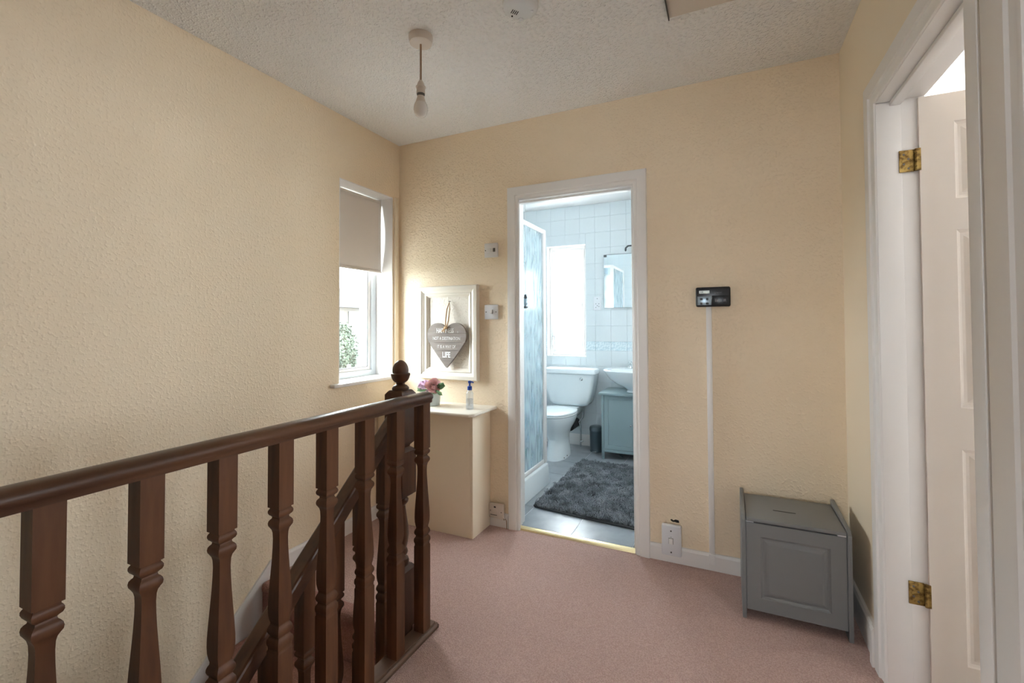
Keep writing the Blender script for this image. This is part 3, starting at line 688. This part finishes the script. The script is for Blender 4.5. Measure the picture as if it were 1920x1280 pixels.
# ------------------------------------------------------------------ ceiling things
PE = thing('pendant_light', 'bare bulb on a short flex hanging from the white ceiling', 'lamp', (.845, -.899, 2.4))
c = (.845, -.899, 0)
MB().lathe([(2.3999,.050),(2.390,.050),(2.376,.0475),(2.370,.046),(2.3675,.040),(2.366,.010)], c, 32).build('ceiling_rose', 'plastic_old', PE)
MB().tube([(.845,-.899,2.368),(.845,-.899,2.300),(.845,-.899,2.212)], .0042, 8).build('flex', 'flex', PE)
MB().lathe([(2.214,.006),(2.208,.010),(2.198,.0145),(2.188,.0165),(2.1865,.021),(2.183,.021),(2.182,.0175),(2.166,.0175),(2.165,.0185),(2.158,.0185),(2.157,.016)], c, 24).build('lamp_holder', 'plastic_old', PE)
MB().lathe([(2.158,.0165),(2.152,.0165),(2.1515,.0145),(2.146,.0145)], c, 20).build('bulb_cap', 'screw', PE)
MB().lathe([(2.147,.0145),(2.140,.0155),(2.125,.020),(2.118,.023)], c, 24).build('bulb_collar', 'plastic_old', PE)
MB().lathe([(2.118,.023),(2.112,.0262),(2.102,.0285),(2.090,.0290),(2.078,.0270),(2.068,.0225),(2.061,.0150),(2.057,.007),(2.0562,.0008)], c, 28).build('bulb', 'bulb', PE)
SM = thing('smoke_alarm', 'round white smoke alarm on the ceiling beyond the hanging bulb', 'alarm', (1.305, -.895, 2.4))
c = (1.310, -.915, 0)
MB().lathe([(2.3999,.069),(2.391,.069),(2.389,.067)], c, 40).build('base_plate', 'plastic', SM)
MB().lathe([(2.3900,.0615),(2.3800,.0615)], c, 36).build('gap_ring', 'dark', SM)
MB().lathe([(2.3825,.0595),(2.382,.0655),(2.374,.0655),(2.366,.0615),(2.361,.055),(2.3585,.046),(2.3575,.030),(2.357,.001)], c, 40).build('cover', 'alarm_plastic', SM)
for k in range(4):
    a = R(35); u, v = math.cos(a), math.sin(a); bx, by = 1.277-.007*k*-.45+.0, -.918+.0075*k*-.9
    bx, by = 1.281+.0045*k, -.930+.0058*k
    MB().prism([(bx-.008, by+.006), (bx-.0065, by+.0078), (bx+.0085, by-.0055), (bx+.007, by-.0073)], 'z', 2.3558, 2.359).build('vent_slot', 'dark', SM)
MB().lathe([(2.3555,.0030),(2.360,.0030)], (1.270, -.905, 0), 10).build('led', 'dark', SM)
tb = MB().lathe([(2.3555,.0075),(2.3552,.0085),(2.3560,.0095),(2.359,.0095)], (1.292, -.874, 0), 20).build('test_button', 'plastic_cool', SM)
MB().lathe([(2.3560,.005),(2.359,.005)], (1.348, -.898, 0), 14).build('screw_cover', 'plastic_cool', SM)
LH = thing('loft_hatch', 'grey-white loft hatch panel set in the ceiling', 'hatch', (2.1, -.9, 2.38))
MB().box(1.801, 2.40, -1.20, -.592, 2.386, 2.3995).build('hatch_panel', 'plastic_old', LH, bevel=.001)
fr_ = MB().box(1.797, 1.801, -1.204, -.588, 2.378, 2.3995); fr_.build('edge_strip', 'screw', LH)

# ------------------------------------------------------------------ bathroom shell
BX0, BX1, BY, BH = -.12, 1.85, 1.92, 2.37
bwx0, bwx1, bwz0, bwz1 = .327, .735, .877, 1.985
wbk = MB().box(BX0-.1, bwx0, BY, BY+.2, 0, BH+.05).box(bwx1, BX1+.1, BY, BY+.2, 0, BH+.05).box(bwx0, bwx1, BY, BY+.2, 0, bwz0).box(bwx0, bwx1, BY, BY+.2, bwz1, BH+.05)
WBB = struct(wbk, 'wall_bathroom_back', 'grout')
struct(MB().box(BX0-.1, BX0, .05, BY, 0, BH), 'wall_bathroom_left', 'tile_wall')
struct(MB().box(BX1, BX1+.1, .05, .34, 0, BH).box(BX1, BX1+.1, .98, BY, 0, BH).box(BX1, BX1+.1, .34, .98, 0, 1.06).box(BX1, BX1+.1, .34, .98, 1.94, BH), 'wall_bathroom_right', 'tile_wall')
W3 = bpy.data.objects.new('window_3', None); COL.objects.link(W3); place(W3, (BX1+.06, .66, 1.06), None); W3['kind'] = 'structure'
f3 = MB()
for a, b, c_, d in ((.34, .38, 1.06, 1.94), (.94, .98, 1.06, 1.94), (.38, .94, 1.06, 1.10), (.38, .94, 1.90, 1.94)): f3.box(BX1+.03, BX1+.08, a, b, c_, d)
f3.build('window_frame', 'white_paint', W3, bevel=.003)
MB().box(BX1+.052, BX1+.056, .38, .94, 1.10, 1.90).build('pane', 'frosted', W3)
wf = MB().box(BX0-.1, dx0, .05, .10, 0, BH).box(dx1, BX1+.1, .05, .10, 0, BH).box(dx0, dx1, .05, .10, dz, BH)
struct(wf, 'wall_bathroom_front', 'tile_wall')
struct(MB().box(BX0-.1, BX1+.1, .05, BY+.2, BH, BH+.1), 'ceiling_bathroom', 'white_plain')
FB = struct(MB().box(BX0, BX1, .0, BY, -.1, .0088), 'floor_bathroom', 'floor_grout')
# floor tiles
ts = .34; TILES = {}
def cell(x0, x1, y0, y1, z0, z1, name, m, parent, bev):
    key = (name, m, round(x1-x0, 4), round(y1-y0, 4), round(z1-z0, 4)); o0 = ((x0+x1)/2, (y0+y1)/2, z0)
    if key in TILES: return dup(TILES[key], o0, parent)
    TILES[key] = MB().box(x0, x1, y0, y1, z0, z1).build(name, m, parent, bevel=bev, seg=1, origin=o0); return TILES[key]
g = .0015
for i in range(-3, 4):
    for j in range(0, 6):
        x0, x1 = max(BX0, .84+ts*i), min(BX1, .84+ts*(i+1)); y0, y1 = max(.038, -.02+ts*j), min(BY, -.02+ts*(j+1))
        if x1-x0 > .02 and y1-y0 > .02: cell(x0+g, x1-g, y0+g, y1-g, .0085, .010, 'tile', 'floor_tile', FB, .001)
# wall tiles round the window
cols = [BX0] + [.83+.152*k for k in range(-6, 7) if BX0+.01 < .83+.152*k < BX1-.01] + [BX1]
rows = [.118] + [.938-.1525*k for k in range(5, 0, -1)] + [.938, 1.026] + [1.026+.1517*k for k in range(1, 9)] + [BH]
for a, b in zip(rows[:-1], rows[1:]):
    bd = abs(a-.938) < 1e-6; nm, mt = ('border_tile', 'border') if bd else ('tile', 'tile')
    for x0, x1 in zip(cols[:-1], cols[1:]):
        pcs = []
        if x1 <= bwx0 or x0 >= bwx1 or b <= bwz0 or a >= bwz1: pcs = [(x0, x1, a, b)]
        else:
            if x0 < bwx0: pcs.append((x0, bwx0, a, b)); x0 = bwx0
            if x1 > bwx1: pcs.append((bwx1, x1, a, b)); x1 = bwx1
            if a < bwz0: pcs.append((x0, x1, a, bwz0))
            if b > bwz1: pcs.append((x0, x1, bwz1, b))
        for p in pcs:
            if p[1]-p[0] > .008 and p[3]-p[2] > .008:
                cell(p[0]+.0008, p[1]-.0008, BY-(.005 if bd else .003), BY, p[2]+.0008, p[3]-.0008, nm, mt, WBB, .0008)
struct(MB().box(BX0, BX1, BY-.014, BY, .010, .117), 'baseboard_bathroom', 'white_paint', bevel=.003)
# bathroom window
W2 = bpy.data.objects.new('window_2', None); COL.objects.link(W2); place(W2, (.53, 2.0, .88), None); W2['kind'] = 'structure'
fy0, fy1 = 1.995, 2.05
f2 = MB()
for a, b, c_, d in ((bwx0, bwx0+.034, bwz0, bwz1), (bwx1-.034, bwx1, bwz0, bwz1), (bwx0+.034, bwx1-.034, bwz0, bwz0+.032), (bwx0+.034, bwx1-.034, bwz1-.034, bwz1)): f2.box(a, b, fy0, fy1, c_, d)
f2.build('window_frame', 'white_paint', W2, bevel=.003)
s2 = MB(); a0, a1, c0, c1 = bwx0+.036, bwx1-.036, bwz0+.034, bwz1-.036
for a, b, c_, d in ((a0, a0+.030, c0, c1), (a1-.030, a1, c0, c1), (a0+.030, a1-.030, c0, c0+.028), (a0+.030, a1-.030, c1-.028, c1)): s2.box(a, b, fy0-.006, fy0+.03, c_, d)
s2.build('sash', 'white_paint', W2, bevel=.002)
MB().box(a0+.030, a1-.030, 2.012, 2.016, c0+.028, c1-.028).build('pane', 'frosted', W2)
hh = MB().box(.366, .378, 1.972, 1.990, 1.035, 1.075).tube([(.372,1.968,1.065),(.372,1.962,1.03),(.374,1.965,.985)], .005, 8)
hh.build('window_handle', 'chrome', W2, label='chrome casement fastener')
struct(MB().box(bwx0, bwx0+.004, BY, fy0, bwz0, bwz1).box(bwx1-.004, bwx1, BY, fy0, bwz0, bwz1).box(bwx0, bwx1, BY-.004, fy0, bwz0-.004, bwz0+.002).box(bwx0, bwx1, BY, fy0, bwz1-.004, bwz1), 'trim_7', 'white_paint')

# ------------------------------------------------------------------ shower enclosure
SH = thing('shower_enclosure', 'white framed shower cubicle with blue obscure glass beside the bathroom door', 'shower', (.35, .45, .01))
sx1, sy0, sy1 = .752, .105, .775
tr = MB(); so_ = .165
tr.rings([[(BX0+.002, sy0-.003, .0105), (sx1+.022, sy0-.003, .0105), (sx1+.022, sy1+.022, .0105), (BX0+.002, sy1+.022, .0105)],
          [(BX0+.002, sy0-.003, so_-.012), (sx1+.010, sy0-.003, so_-.012), (sx1+.010, sy1+.010, so_-.012), (BX0+.002, sy1+.010, so_-.012)],
          [(BX0+.002, sy0-.003, so_), (sx1-.004, sy0-.003, so_), (sx1-.004, sy1-.004, so_), (BX0+.002, sy1-.004, so_)],
          [(BX0+.06, sy0+.06, so_-.004), (sx1-.07, sy0+.06, so_-.004), (sx1-.07, sy1-.07, so_-.004), (BX0+.06, sy1-.07, so_-.004)],
          [(BX0+.10, sy0+.09, .06), (sx1-.11, sy0+.09, .06), (sx1-.11, sy1-.11, .06), (BX0+.10, sy1-.11, .06)]], smooth=False)
tr.build('shower_tray', 'ceramic', SH, bevel=.004)
sf = MB()
sf.box(sx1-.022, sx1, sy0, sy1, .166, .196).box(sx1-.022, sx1, sy0, sy1, 1.872, 1.905)
sf.box(BX0, sx1, sy1-.022, sy1, .166, .196).box(BX0, sx1, sy1-.022, sy1, 1.872, 1.905)
sf.build('rail', 'white_paint', SH, bevel=.003)
MB().box(sx1-.028, sx1+.004, sy1-.046, sy1+.004, .166, 1.905).build('post', 'white_paint', SH, bevel=.004)
MB().box(sx1-.026, sx1+.001, sy0, sy0+.035, .166, 1.905).build('post', 'white_paint', SH, bevel=.004)
MB().box(sx1-.0245, sx1-.021, sy1-.066, sy1-.045, .2, 1.87).build('door_seal', 'alu', SH)
MB().box(sx1-.013, sx1-.009, sy0+.035, sy1-.046, .196, 1.872).build('glass_panel', 'shower_glass', SH)
MB().box(BX0, sx1-.028, sy1-.013, sy1-.009, .196, 1.872).build('glass_panel', 'shower_glass', SH)
t = thing('shampoo_bottle', 'white bottle with green label standing in the shower, blurred by glass', 'bottle', (.62, .66, .161))
MB().lathe([(.162,.026),(.166,.030),(.330,.030),(.338,.022),(.340,.020),(.372,.020)], (.640, .650, 0), 20).build('bottle_body', 'plastic_cool', t)
MB().lathe([(.235,.0306),(.290,.0306)], (.640, .650, 0), 20).build('label_band', 'shampoo_green', t)
t = thing('shower_gel', 'low white bottle beside the taller shampoo bottle in the shower', 'bottle', (.62, .57, .161))
MB().lathe([(.162,.024),(.166,.027),(.285,.027),(.295,.016),(.310,.016)], (.635, .570, 0), 20).build('bottle_body', 'plastic', t)
t = thing('shower_sponge_towel', 'blue towel hanging inside the shower behind the obscure glass', 'towel', (.3, .3, .3))
t.name = 'bath_towel'
cl = MB(); rows_ = 14; colsn = 24
for j in range(rows_+1):
    for i in range(colsn+1):
        q = i/colsn; tt = j/rows_
        cl.v.append((.560+.012*math.sin(q*22)+.006*math.sin(q*9+tt*2), .27+.43*q, .30+.385*tt))
for j in range(rows_):
    for i in range(colsn): cl.f.append((j*(colsn+1)+i, j*(colsn+1)+i+1, (j+1)*(colsn+1)+i+1, (j+1)*(colsn+1)+i)); cl.sm.append(True)
to = cl.build('towel_cloth', 'shampoo_blue', t); mo = to.modifiers.new('thickness', 'SOLIDIFY'); mo.thickness = .006
MB().lathe([(.104,.007),(.760,.007)], (.562, 0, .690), 12, 'y').build('towel_rail', 'chrome', t)
CA = thing('shower_caddy', 'wire shelf with small dark bottles high inside the shower', 'caddy', (.5, .14, 1.75))
ca = MB()
for z in (1.72, 1.86): 
    for y in (.106, .165, .22): ca.tube([(.42, y, z), (.62, y, z)], .003, 6)
    for x in (.42, .52, .62): ca.tube([(x, .104, z), (x, .22, z)], .003, 6)
ca.tube([(.42,.106,1.72),(.42,.106,1.90)], .003, 6).tube([(.62,.106,1.72),(.62,.106,1.90)], .003, 6)
ca.build('wire_rack', 'chrome', CA)
for i, (x, z) in enumerate(((.46,1.864),(.53,1.864),(.58,1.864),(.48,1.724),(.57,1.724))):
    tag(MB().lathe([(z,.018),(z+.075,.018),(z+.082,.009),(z+.095,.009)], (x, .163, 0), 14).build('toiletry_bottle', ['bin','shampoo_blue','plastic','plastic','bin'][i]), ['dark toiletry bottle at the left of the top caddy shelf','blue toiletry bottle in the middle of the top caddy shelf','white toiletry bottle at the right of the top caddy shelf','white toiletry bottle on the lower caddy shelf','dark toiletry bottle on the lower caddy shelf'][i], 'bottle', 'bottles on the shower caddy')
PC = thing('light_pull', 'bathroom light pull cord with a grey lantern-shaped weight', 'pull cord', (.794, .30, 1.30))
MB().tube([(.794,.30,BH-.02),(.794,.30,1.385)], .0014, 6).build('cord', 'plastic', PC)
MB().lathe([(BH-.022,.010),(BH-.018,.030),(BH-.0005,.034)], (.794,.30,0), 20).build('ceiling_switch', 'plastic', PC)
lp = MB().lathe([(1.299,.006),(1.301,.0135),(1.306,.0155),(1.312,.0155),(1.314,.011)], (.794,.30,0), 14)
lp.build('weight_base', 'gasket', PC)
MB().lathe([(1.313,.009),(1.320,.0085),(1.324,.0125),(1.340,.0160),(1.352,.0140),(1.364,.0085)], (.794,.30,0), 14).build('weight_body', 'silver', PC)
MB().lathe([(1.363,.009),(1.370,.0125),(1.374,.0125),(1.378,.008),(1.388,.0095),(1.391,.002)], (.794,.30,0), 14).build('weight_cap', 'gasket', PC)

# ------------------------------------------------------------------ toilet
TO = thing('toilet', 'white close-coupled toilet under the bathroom window', 'toilet', (.60, 1.5, .010))
def rrect(cx, cy, hw, y0, y1, z, r=.03, n=5):
    pts = []
    for ox, oy, a0_ in ((cx+hw-r, y0+r, -90), (cx+hw-r, y1-r, 0), (cx-hw+r, y1-r, 90), (cx-hw+r, y0+r, 180)):
        for k in range(n+1):
            a = R(a0_+90*k/n); pts.append((ox+r*math.cos(a), oy+r*math.sin(a), z))
    return pts
tcx = .612; cy0, cy1 = 1.715, 1.908
ci = MB().rings([rrect(tcx,0,.150,cy0+.045,cy1,.415,.03), rrect(tcx,0,.180,cy0+.022,cy1,.432,.03), rrect(tcx,0,.200,cy0+.012,cy1,.46,.03), rrect(tcx,0,.226,cy0+.004,cy1,.55,.03), rrect(tcx,0,.246,cy0,cy1,.66,.03), rrect(tcx,0,.254,cy0-.003,cy1,.722,.03)])
ci.build('cistern', 'ceramic', TO)
li = MB().rings([rrect(tcx,0,.262,cy0-.012,cy1,.722,.03), rrect(tcx,0,.268,cy0-.017,cy1,.728,.03), rrect(tcx,0,.268,cy0-.017,cy1,.756,.03), rrect(tcx,0,.262,cy0-.010,cy1,.768,.03), rrect(tcx,0,.235,cy0+.015,cy1-.02,.774,.03)])
li.build('cistern_lid', 'ceramic', TO)
fh = MB().lathe([(cy0-.010,.002),(cy0-.008,.012),(cy0-.003,.016),(cy0+.006,.016)], (.742, 0, .678), 18, 'y').tube([(.738,cy0-.012,.674),(.752,cy0-.014,.684)], .004, 6)
fh.build('flush_handle', 'chrome', TO)
def oval(cx, cy, rx, ryf, ryb, z, n=32, p=2.3):
    pts = []
    for i in range(n):
        a = 2*math.pi*i/n; c_, s = math.cos(a), math.sin(a)
        x = rx*math.copysign(abs(c_)**(2/p), c_); y = (ryb if s > 0 else ryf)*math.copysign(abs(s)**(2/p), s)
        pts.append((cx+x, cy+y, z))
    return pts
bcx, bcy = .592, 1.44
bo = MB().rings([oval(bcx,1.47,.098,.185,.225,.0105), oval(bcx,1.47,.094,.180,.225,.05), oval(bcx,1.48,.078,.150,.215,.12), oval(bcx,1.48,.076,.150,.215,.18), oval(bcx,1.46,.105,.19,.23,.25), oval(bcx,1.45,.150,.235,.24,.32), oval(bcx,1.44,.172,.255,.25,.37), oval(bcx,1.44,.178,.260,.26,.398)])
bo.build('pan', 'ceramic', TO)
ps = MB().rings([rrect(bcx,0,.075,1.58,1.905,.31,.02), rrect(bcx,0,.115,1.58,1.905,.36,.02), rrect(bcx,0,.120,1.58,1.905,.413,.02)]); ps.build('cistern_shelf', 'ceramic', TO)
MB().rings([oval(bcx,bcy,.180,.262,.20,.400), oval(bcx,bcy,.185,.267,.20,.405), oval(bcx,bcy,.183,.265,.20,.414)]).build('seat', 'ceramic', TO)
MB().rings([oval(bcx,bcy,.182,.264,.20,.416), oval(bcx,bcy,.186,.268,.20,.421), oval(bcx,bcy,.184,.265,.20,.431), oval(bcx,bcy,.165,.245,.185,.437), oval(bcx,bcy,.10,.15,.12,.440)]).build('lid', 'ceramic', TO)
for yy in (1.37, 1.45): MB().lathe([(.0,.006),(.004,.004)], (bcx+.095, yy, .030), 8, 'x').build('fixing', 'screw', TO)
tag(MB().lathe([(1.70,.047),(1.90,.047)], (.628, 0, .232), 20, 'y').build('waste_pipe', 'soil_pipe'), 'black waste pipe connector behind the toilet pan', 'pipe')
tag(MB().tube([(.720,1.86,.413),(.720,1.86,.33),(.715,1.86,.295),(.690,1.86,.268),(.672,1.86,.250),(.680,1.86,.225),(.688,1.86,.200),(.690,1.86,.12),(.690,1.86,.011)], .0085, 10).tube([(.690,1.86,.06),(.720,1.85,.065)], .007, 8).build('supply_pipe', 'chrome'), 'bent chrome water pipe rising from the floor to the cistern', 'pipe')
# ------------------------------------------------------------------ bin, cabinet, basin, mirror
BI = thing('pedal_bin', 'small slate-grey pedal bin between toilet and cabinet', 'bin', (.868, 1.765, .010))
c = (.868, 1.765, 0)
MB().lathe([(.0105,.058),(.022,.059),(.024,.057),(.200,.060),(.203,.0615),(.206,.060)], c, 28).build('bin_body', 'bin', BI)
MB().lathe([(.206,.062),(.226,.062),(.240,.056),(.246,.040),(.2475,.001)], c, 28).build('bin_lid', 'bin', BI)
MB().box(.850, .886, 1.685, 1.712, .018, .026).build('pedal', 'chrome', BI, bevel=.002)
VC = thing('vanity_cabinet', 'blue-grey under-basin cabinet with one panelled door', 'cabinet', (1.28, 1.72, .010))
vx0, vx1, vy0, vy1 = .976, 1.585, 1.542, 1.895
for x0 in (vx0, vx1-.022):
    for y0 in (vy0, vy1-.022): MB().box(x0, x0+.022, y0, y0+.022, .0105, .573).build('leg', 'bath_grey', VC, bevel=.001)
MB().box(vx0+.004, vx0+.020, vy0+.022, vy1-.022, .075, .573).build('side_panel', 'bath_grey', VC); MB().box(vx1-.020, vx1-.004, vy0+.022, vy1-.022, .075, .573).build('side_panel', 'bath_grey', VC)
MB().box(vx0+.022, vx1-.022, vy0+.004, vy0+.02, .073, .098).build('bottom_rail', 'bath_grey', VC, bevel=.001)
MB().box(vx0+.02, vx1-.02, vy0+.022, vy1-.01, .085, .097).build('shelf', 'bath_grey', VC)
vd = MB(); P = lambda u, w, d: (u, vy0+.002+d, w)
for x0, x1 in ((vx0+.0235, 1.279), (1.282, vx1-.0235)):
    vd = MB(); vd.panel(x0, x1, .101, .569, [(0,.016),(0,.0012),(.0012,0),(.034,0),(.034,.005),(.036,.006)], P); d_ = vd.build('door', 'bath_grey', VC)
    xk = 1.232 if x0 < 1.2 else 1.33
    MB().lathe([(vy0-.020,.003),(vy0-.018,.0075),(vy0-.012,.0095),(vy0-.007,.007),(vy0-.004,.0045),(vy0+.002,.0045)], (xk, 0, .322), 14, 'y').build('knob', 'chrome', d_)
MB().prism([(.955,1.518),(1.605,1.518),(1.605,1.902),(.955,1.902)], 'z', .573, .592).build('top_board', 'bath_grey', VC, bevel=.003)
tag(MB().tube([(1.10,1.70,.018),(1.135,1.66,.016),(1.15,1.64,.018)], .006, 8).build('loose_fitting', 'chrome'), 'small metal fitting on the floor under the cabinet', 'fitting')
BS = thing('wash_basin', 'white oval basin above the blue-grey cabinet', 'basin', (1.285, 1.66, .593))
kx, ky = 1.285, 1.675
ba = MB().rings([oval(kx,ky+.02,.115,.10,.12,.594), oval(kx,ky+.02,.108,.095,.12,.612), oval(kx,ky+.01,.145,.13,.18,.640), oval(kx,ky,.210,.17,.215,.672), oval(kx,ky,.265,.200,.22,.712), oval(kx,ky,.300,.225,.222,.758), oval(kx,ky,.311,.236,.223,.778), oval(kx,ky,.312,.237,.223,.784), oval(kx,ky,.306,.231,.223,.790), oval(kx,ky-.02,.262,.182,.150,.786), oval(kx,ky-.02,.235,.160,.130,.74), oval(kx,ky-.02,.12,.08,.07,.69)])
ba.build('bowl', 'ceramic', BS)
TP = thing('basin_tap', 'chrome tap at the back of the white basin', 'tap', (1.175, 1.83, .787))
MB().lathe([(.786,.016),(.790,.014),(.800,.011),(.822,.011),(.826,.015),(.832,.017),(.842,.017),(.848,.012),(.850,.002)], (1.175,1.845,0), 16).build('tap_body', 'chrome', TP)
MB().tube([(1.175,1.845,.812),(1.175,1.80,.818),(1.175,1.765,.812),(1.175,1.755,.800)], .0085, 10).build('spout', 'chrome', TP)
MR = thing('mirror', 'frameless rectangular wall mirror above the basin', 'mirror', (1.18, 1.90, 1.349))
MB().box(.924, 1.46, 1.897, 1.9135, 1.350, 1.856).build('backing', 'gasket', MR)
MB().box(.9235, 1.4605, 1.893, 1.897, 1.3495, 1.8565).build('mirror_glass', 'mirror', MR)
MB().box(.922, .950, 1.8915, 1.913, 1.835, 1.858).build('clip', 'gasket', MR); MB().box(.934, 1.46, 1.8915, 1.8985, 1.855, 1.858).build('top_edge', 'gasket', MR)
t = MB().tube([(1.13,1.90,1.885),(1.14,1.86,1.905),(1.165,1.84,1.918),(1.20,1.84,1.920),(1.24,1.86,1.905),(1.25,1.90,1.885)], .008, 8)
tag(t.build('mirror_lamp', 'gasket'), 'dark curved lamp arm above the bathroom mirror', 'lamp')
SV = thing('shaver_socket', 'white shaver socket plate on the tiled wall left of the mirror', 'socket', (.852, 1.91, 1.33))
MB().box(.815, .888, 1.905, 1.9135, 1.328, 1.46).build('plate', 'plastic_cool', SV, bevel=.002)
for x, z in ((.838,1.39),(.852,1.372),(.838,1.355),(.868,1.39),(.852,1.440),(.868,1.365)): MB().lathe([(1.9035,.004),(1.906,.004)], (x, 0, z), 8, 'y').build('socket_hole', 'gasket', SV)

# ------------------------------------------------------------------ shaggy rug
RG = thing('shaggy_rug', 'shaggy dark grey rug on the bathroom floor', 'rug', (1.2, .85, .010))
rp = [(.830,.330),(.845,.312),(.90,.302),(1.15,.275),(1.45,.250),(1.56,.240),(1.575,.26),(1.575,1.33),(1.55,1.37),(1.2,1.385),(.87,1.385),(.845,1.36)]
MB().prism(rp, 'z', .0105, .020).build('backing', 'rug_base', RG, bevel=.003)
vs = []; fs = []; rr = random.Random(3)
def inside(x, y): return .838 < x < 1.572 and (.318-.09*(x-.84)) < y < 1.378
n_t = 0
while n_t < 26000:
    x = rr.uniform(.83, 1.575); y = rr.uniform(.235, 1.385)
    if not inside(x, y): continue
    cl_ = math.sin(x*41+3*math.sin(y*13))+math.sin(y*37+2.6*math.sin(x*17)); a = cl_*1.6+rr.gauss(0, .5)-1.2
    ln_ = rr.uniform(.018, .036); hgt = rr.uniform(.012, .026)*(1+.25*math.sin(x*53)*math.sin(y*47)); w = rr.uniform(.0011, .0021)
    dx_, dy_ = math.cos(a), math.sin(a); px0, py0 = -dy_*w, dx_*w; n0 = len(vs)
    vs += [(x-px0, y-py0, .019), (x+px0, y+py0, .019), (x+dx_*ln_*.35+px0, y+dy_*ln_*.35+py0, .019+hgt), (x+dx_*ln_*.35-px0, y+dy_*ln_*.35-py0, .019+hgt), (x+dx_*ln_, y+dy_*ln_, .019+hgt*.75)]
    fs += [(n0, n0+1, n0+2, n0+3), (n0+3, n0+2, n0+4)]; n_t += 1
pm = bpy.data.meshes.new('pile'); pm.from_pydata([(a-1.2, b-.85, c_-.010) for a, b, c_ in vs], [], fs); pm.materials.append(M['rug'])
po = bpy.data.objects.new('pile', pm); COL.objects.link(po); place(po, (1.2, .85, .010), RG); po['kind'] = 'stuff'

# ------------------------------------------------------------------ outside the landing window
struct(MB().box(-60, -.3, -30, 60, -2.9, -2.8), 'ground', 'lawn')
struct(MB().box(-5.5, -.3, -9, 4, -2.8, -2.78), 'bounce_patio', 'bounce_paving')  # unseen pale slab, added to bounce skylight through the window onto the ceiling
NH = thing('neighbour_house', 'pale two-storey house with grey roof across the garden', 'house', (-15, 8.5, -2.8))
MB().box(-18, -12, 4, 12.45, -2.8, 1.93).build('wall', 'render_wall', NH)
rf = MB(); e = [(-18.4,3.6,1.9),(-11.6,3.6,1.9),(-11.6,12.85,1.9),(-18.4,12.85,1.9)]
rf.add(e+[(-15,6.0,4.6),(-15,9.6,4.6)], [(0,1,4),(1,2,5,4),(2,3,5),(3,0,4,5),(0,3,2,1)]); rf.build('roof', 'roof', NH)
for y0, y1, z0, z1 in ((11.55,11.95,1.15,1.75),(10.2,11.0,1.0,1.75),(8,9,1.0,1.75),(11.4,12.0,-1.6,-.5),(8,9.2,-1.8,-.4)):
    f_ = MB().box(-12.02, -11.95, y0, y1, z0, z1).build('window', 'far_frame', NH); MB().box(-11.96, -11.94, y0+.06, y1-.06, z0+.06, z1-.06).build('pane', 'pane_dark', f_)
FE = thing('garden_fence', 'grey timber fence with horizontal boards across the garden', 'fence', (-8.5, 8, -2.8))
for k in range(9): MB().box(-8.52, -8.48, 3, 14, -2.7+.29*k, -2.7+.29*k+.26).build('board', 'fence', FE)
for y in (4, 6, 8, 10, 12): MB().box(-8.46, -8.38, y-.05, y+.05, -2.8, .0).build('post', 'fence', FE)
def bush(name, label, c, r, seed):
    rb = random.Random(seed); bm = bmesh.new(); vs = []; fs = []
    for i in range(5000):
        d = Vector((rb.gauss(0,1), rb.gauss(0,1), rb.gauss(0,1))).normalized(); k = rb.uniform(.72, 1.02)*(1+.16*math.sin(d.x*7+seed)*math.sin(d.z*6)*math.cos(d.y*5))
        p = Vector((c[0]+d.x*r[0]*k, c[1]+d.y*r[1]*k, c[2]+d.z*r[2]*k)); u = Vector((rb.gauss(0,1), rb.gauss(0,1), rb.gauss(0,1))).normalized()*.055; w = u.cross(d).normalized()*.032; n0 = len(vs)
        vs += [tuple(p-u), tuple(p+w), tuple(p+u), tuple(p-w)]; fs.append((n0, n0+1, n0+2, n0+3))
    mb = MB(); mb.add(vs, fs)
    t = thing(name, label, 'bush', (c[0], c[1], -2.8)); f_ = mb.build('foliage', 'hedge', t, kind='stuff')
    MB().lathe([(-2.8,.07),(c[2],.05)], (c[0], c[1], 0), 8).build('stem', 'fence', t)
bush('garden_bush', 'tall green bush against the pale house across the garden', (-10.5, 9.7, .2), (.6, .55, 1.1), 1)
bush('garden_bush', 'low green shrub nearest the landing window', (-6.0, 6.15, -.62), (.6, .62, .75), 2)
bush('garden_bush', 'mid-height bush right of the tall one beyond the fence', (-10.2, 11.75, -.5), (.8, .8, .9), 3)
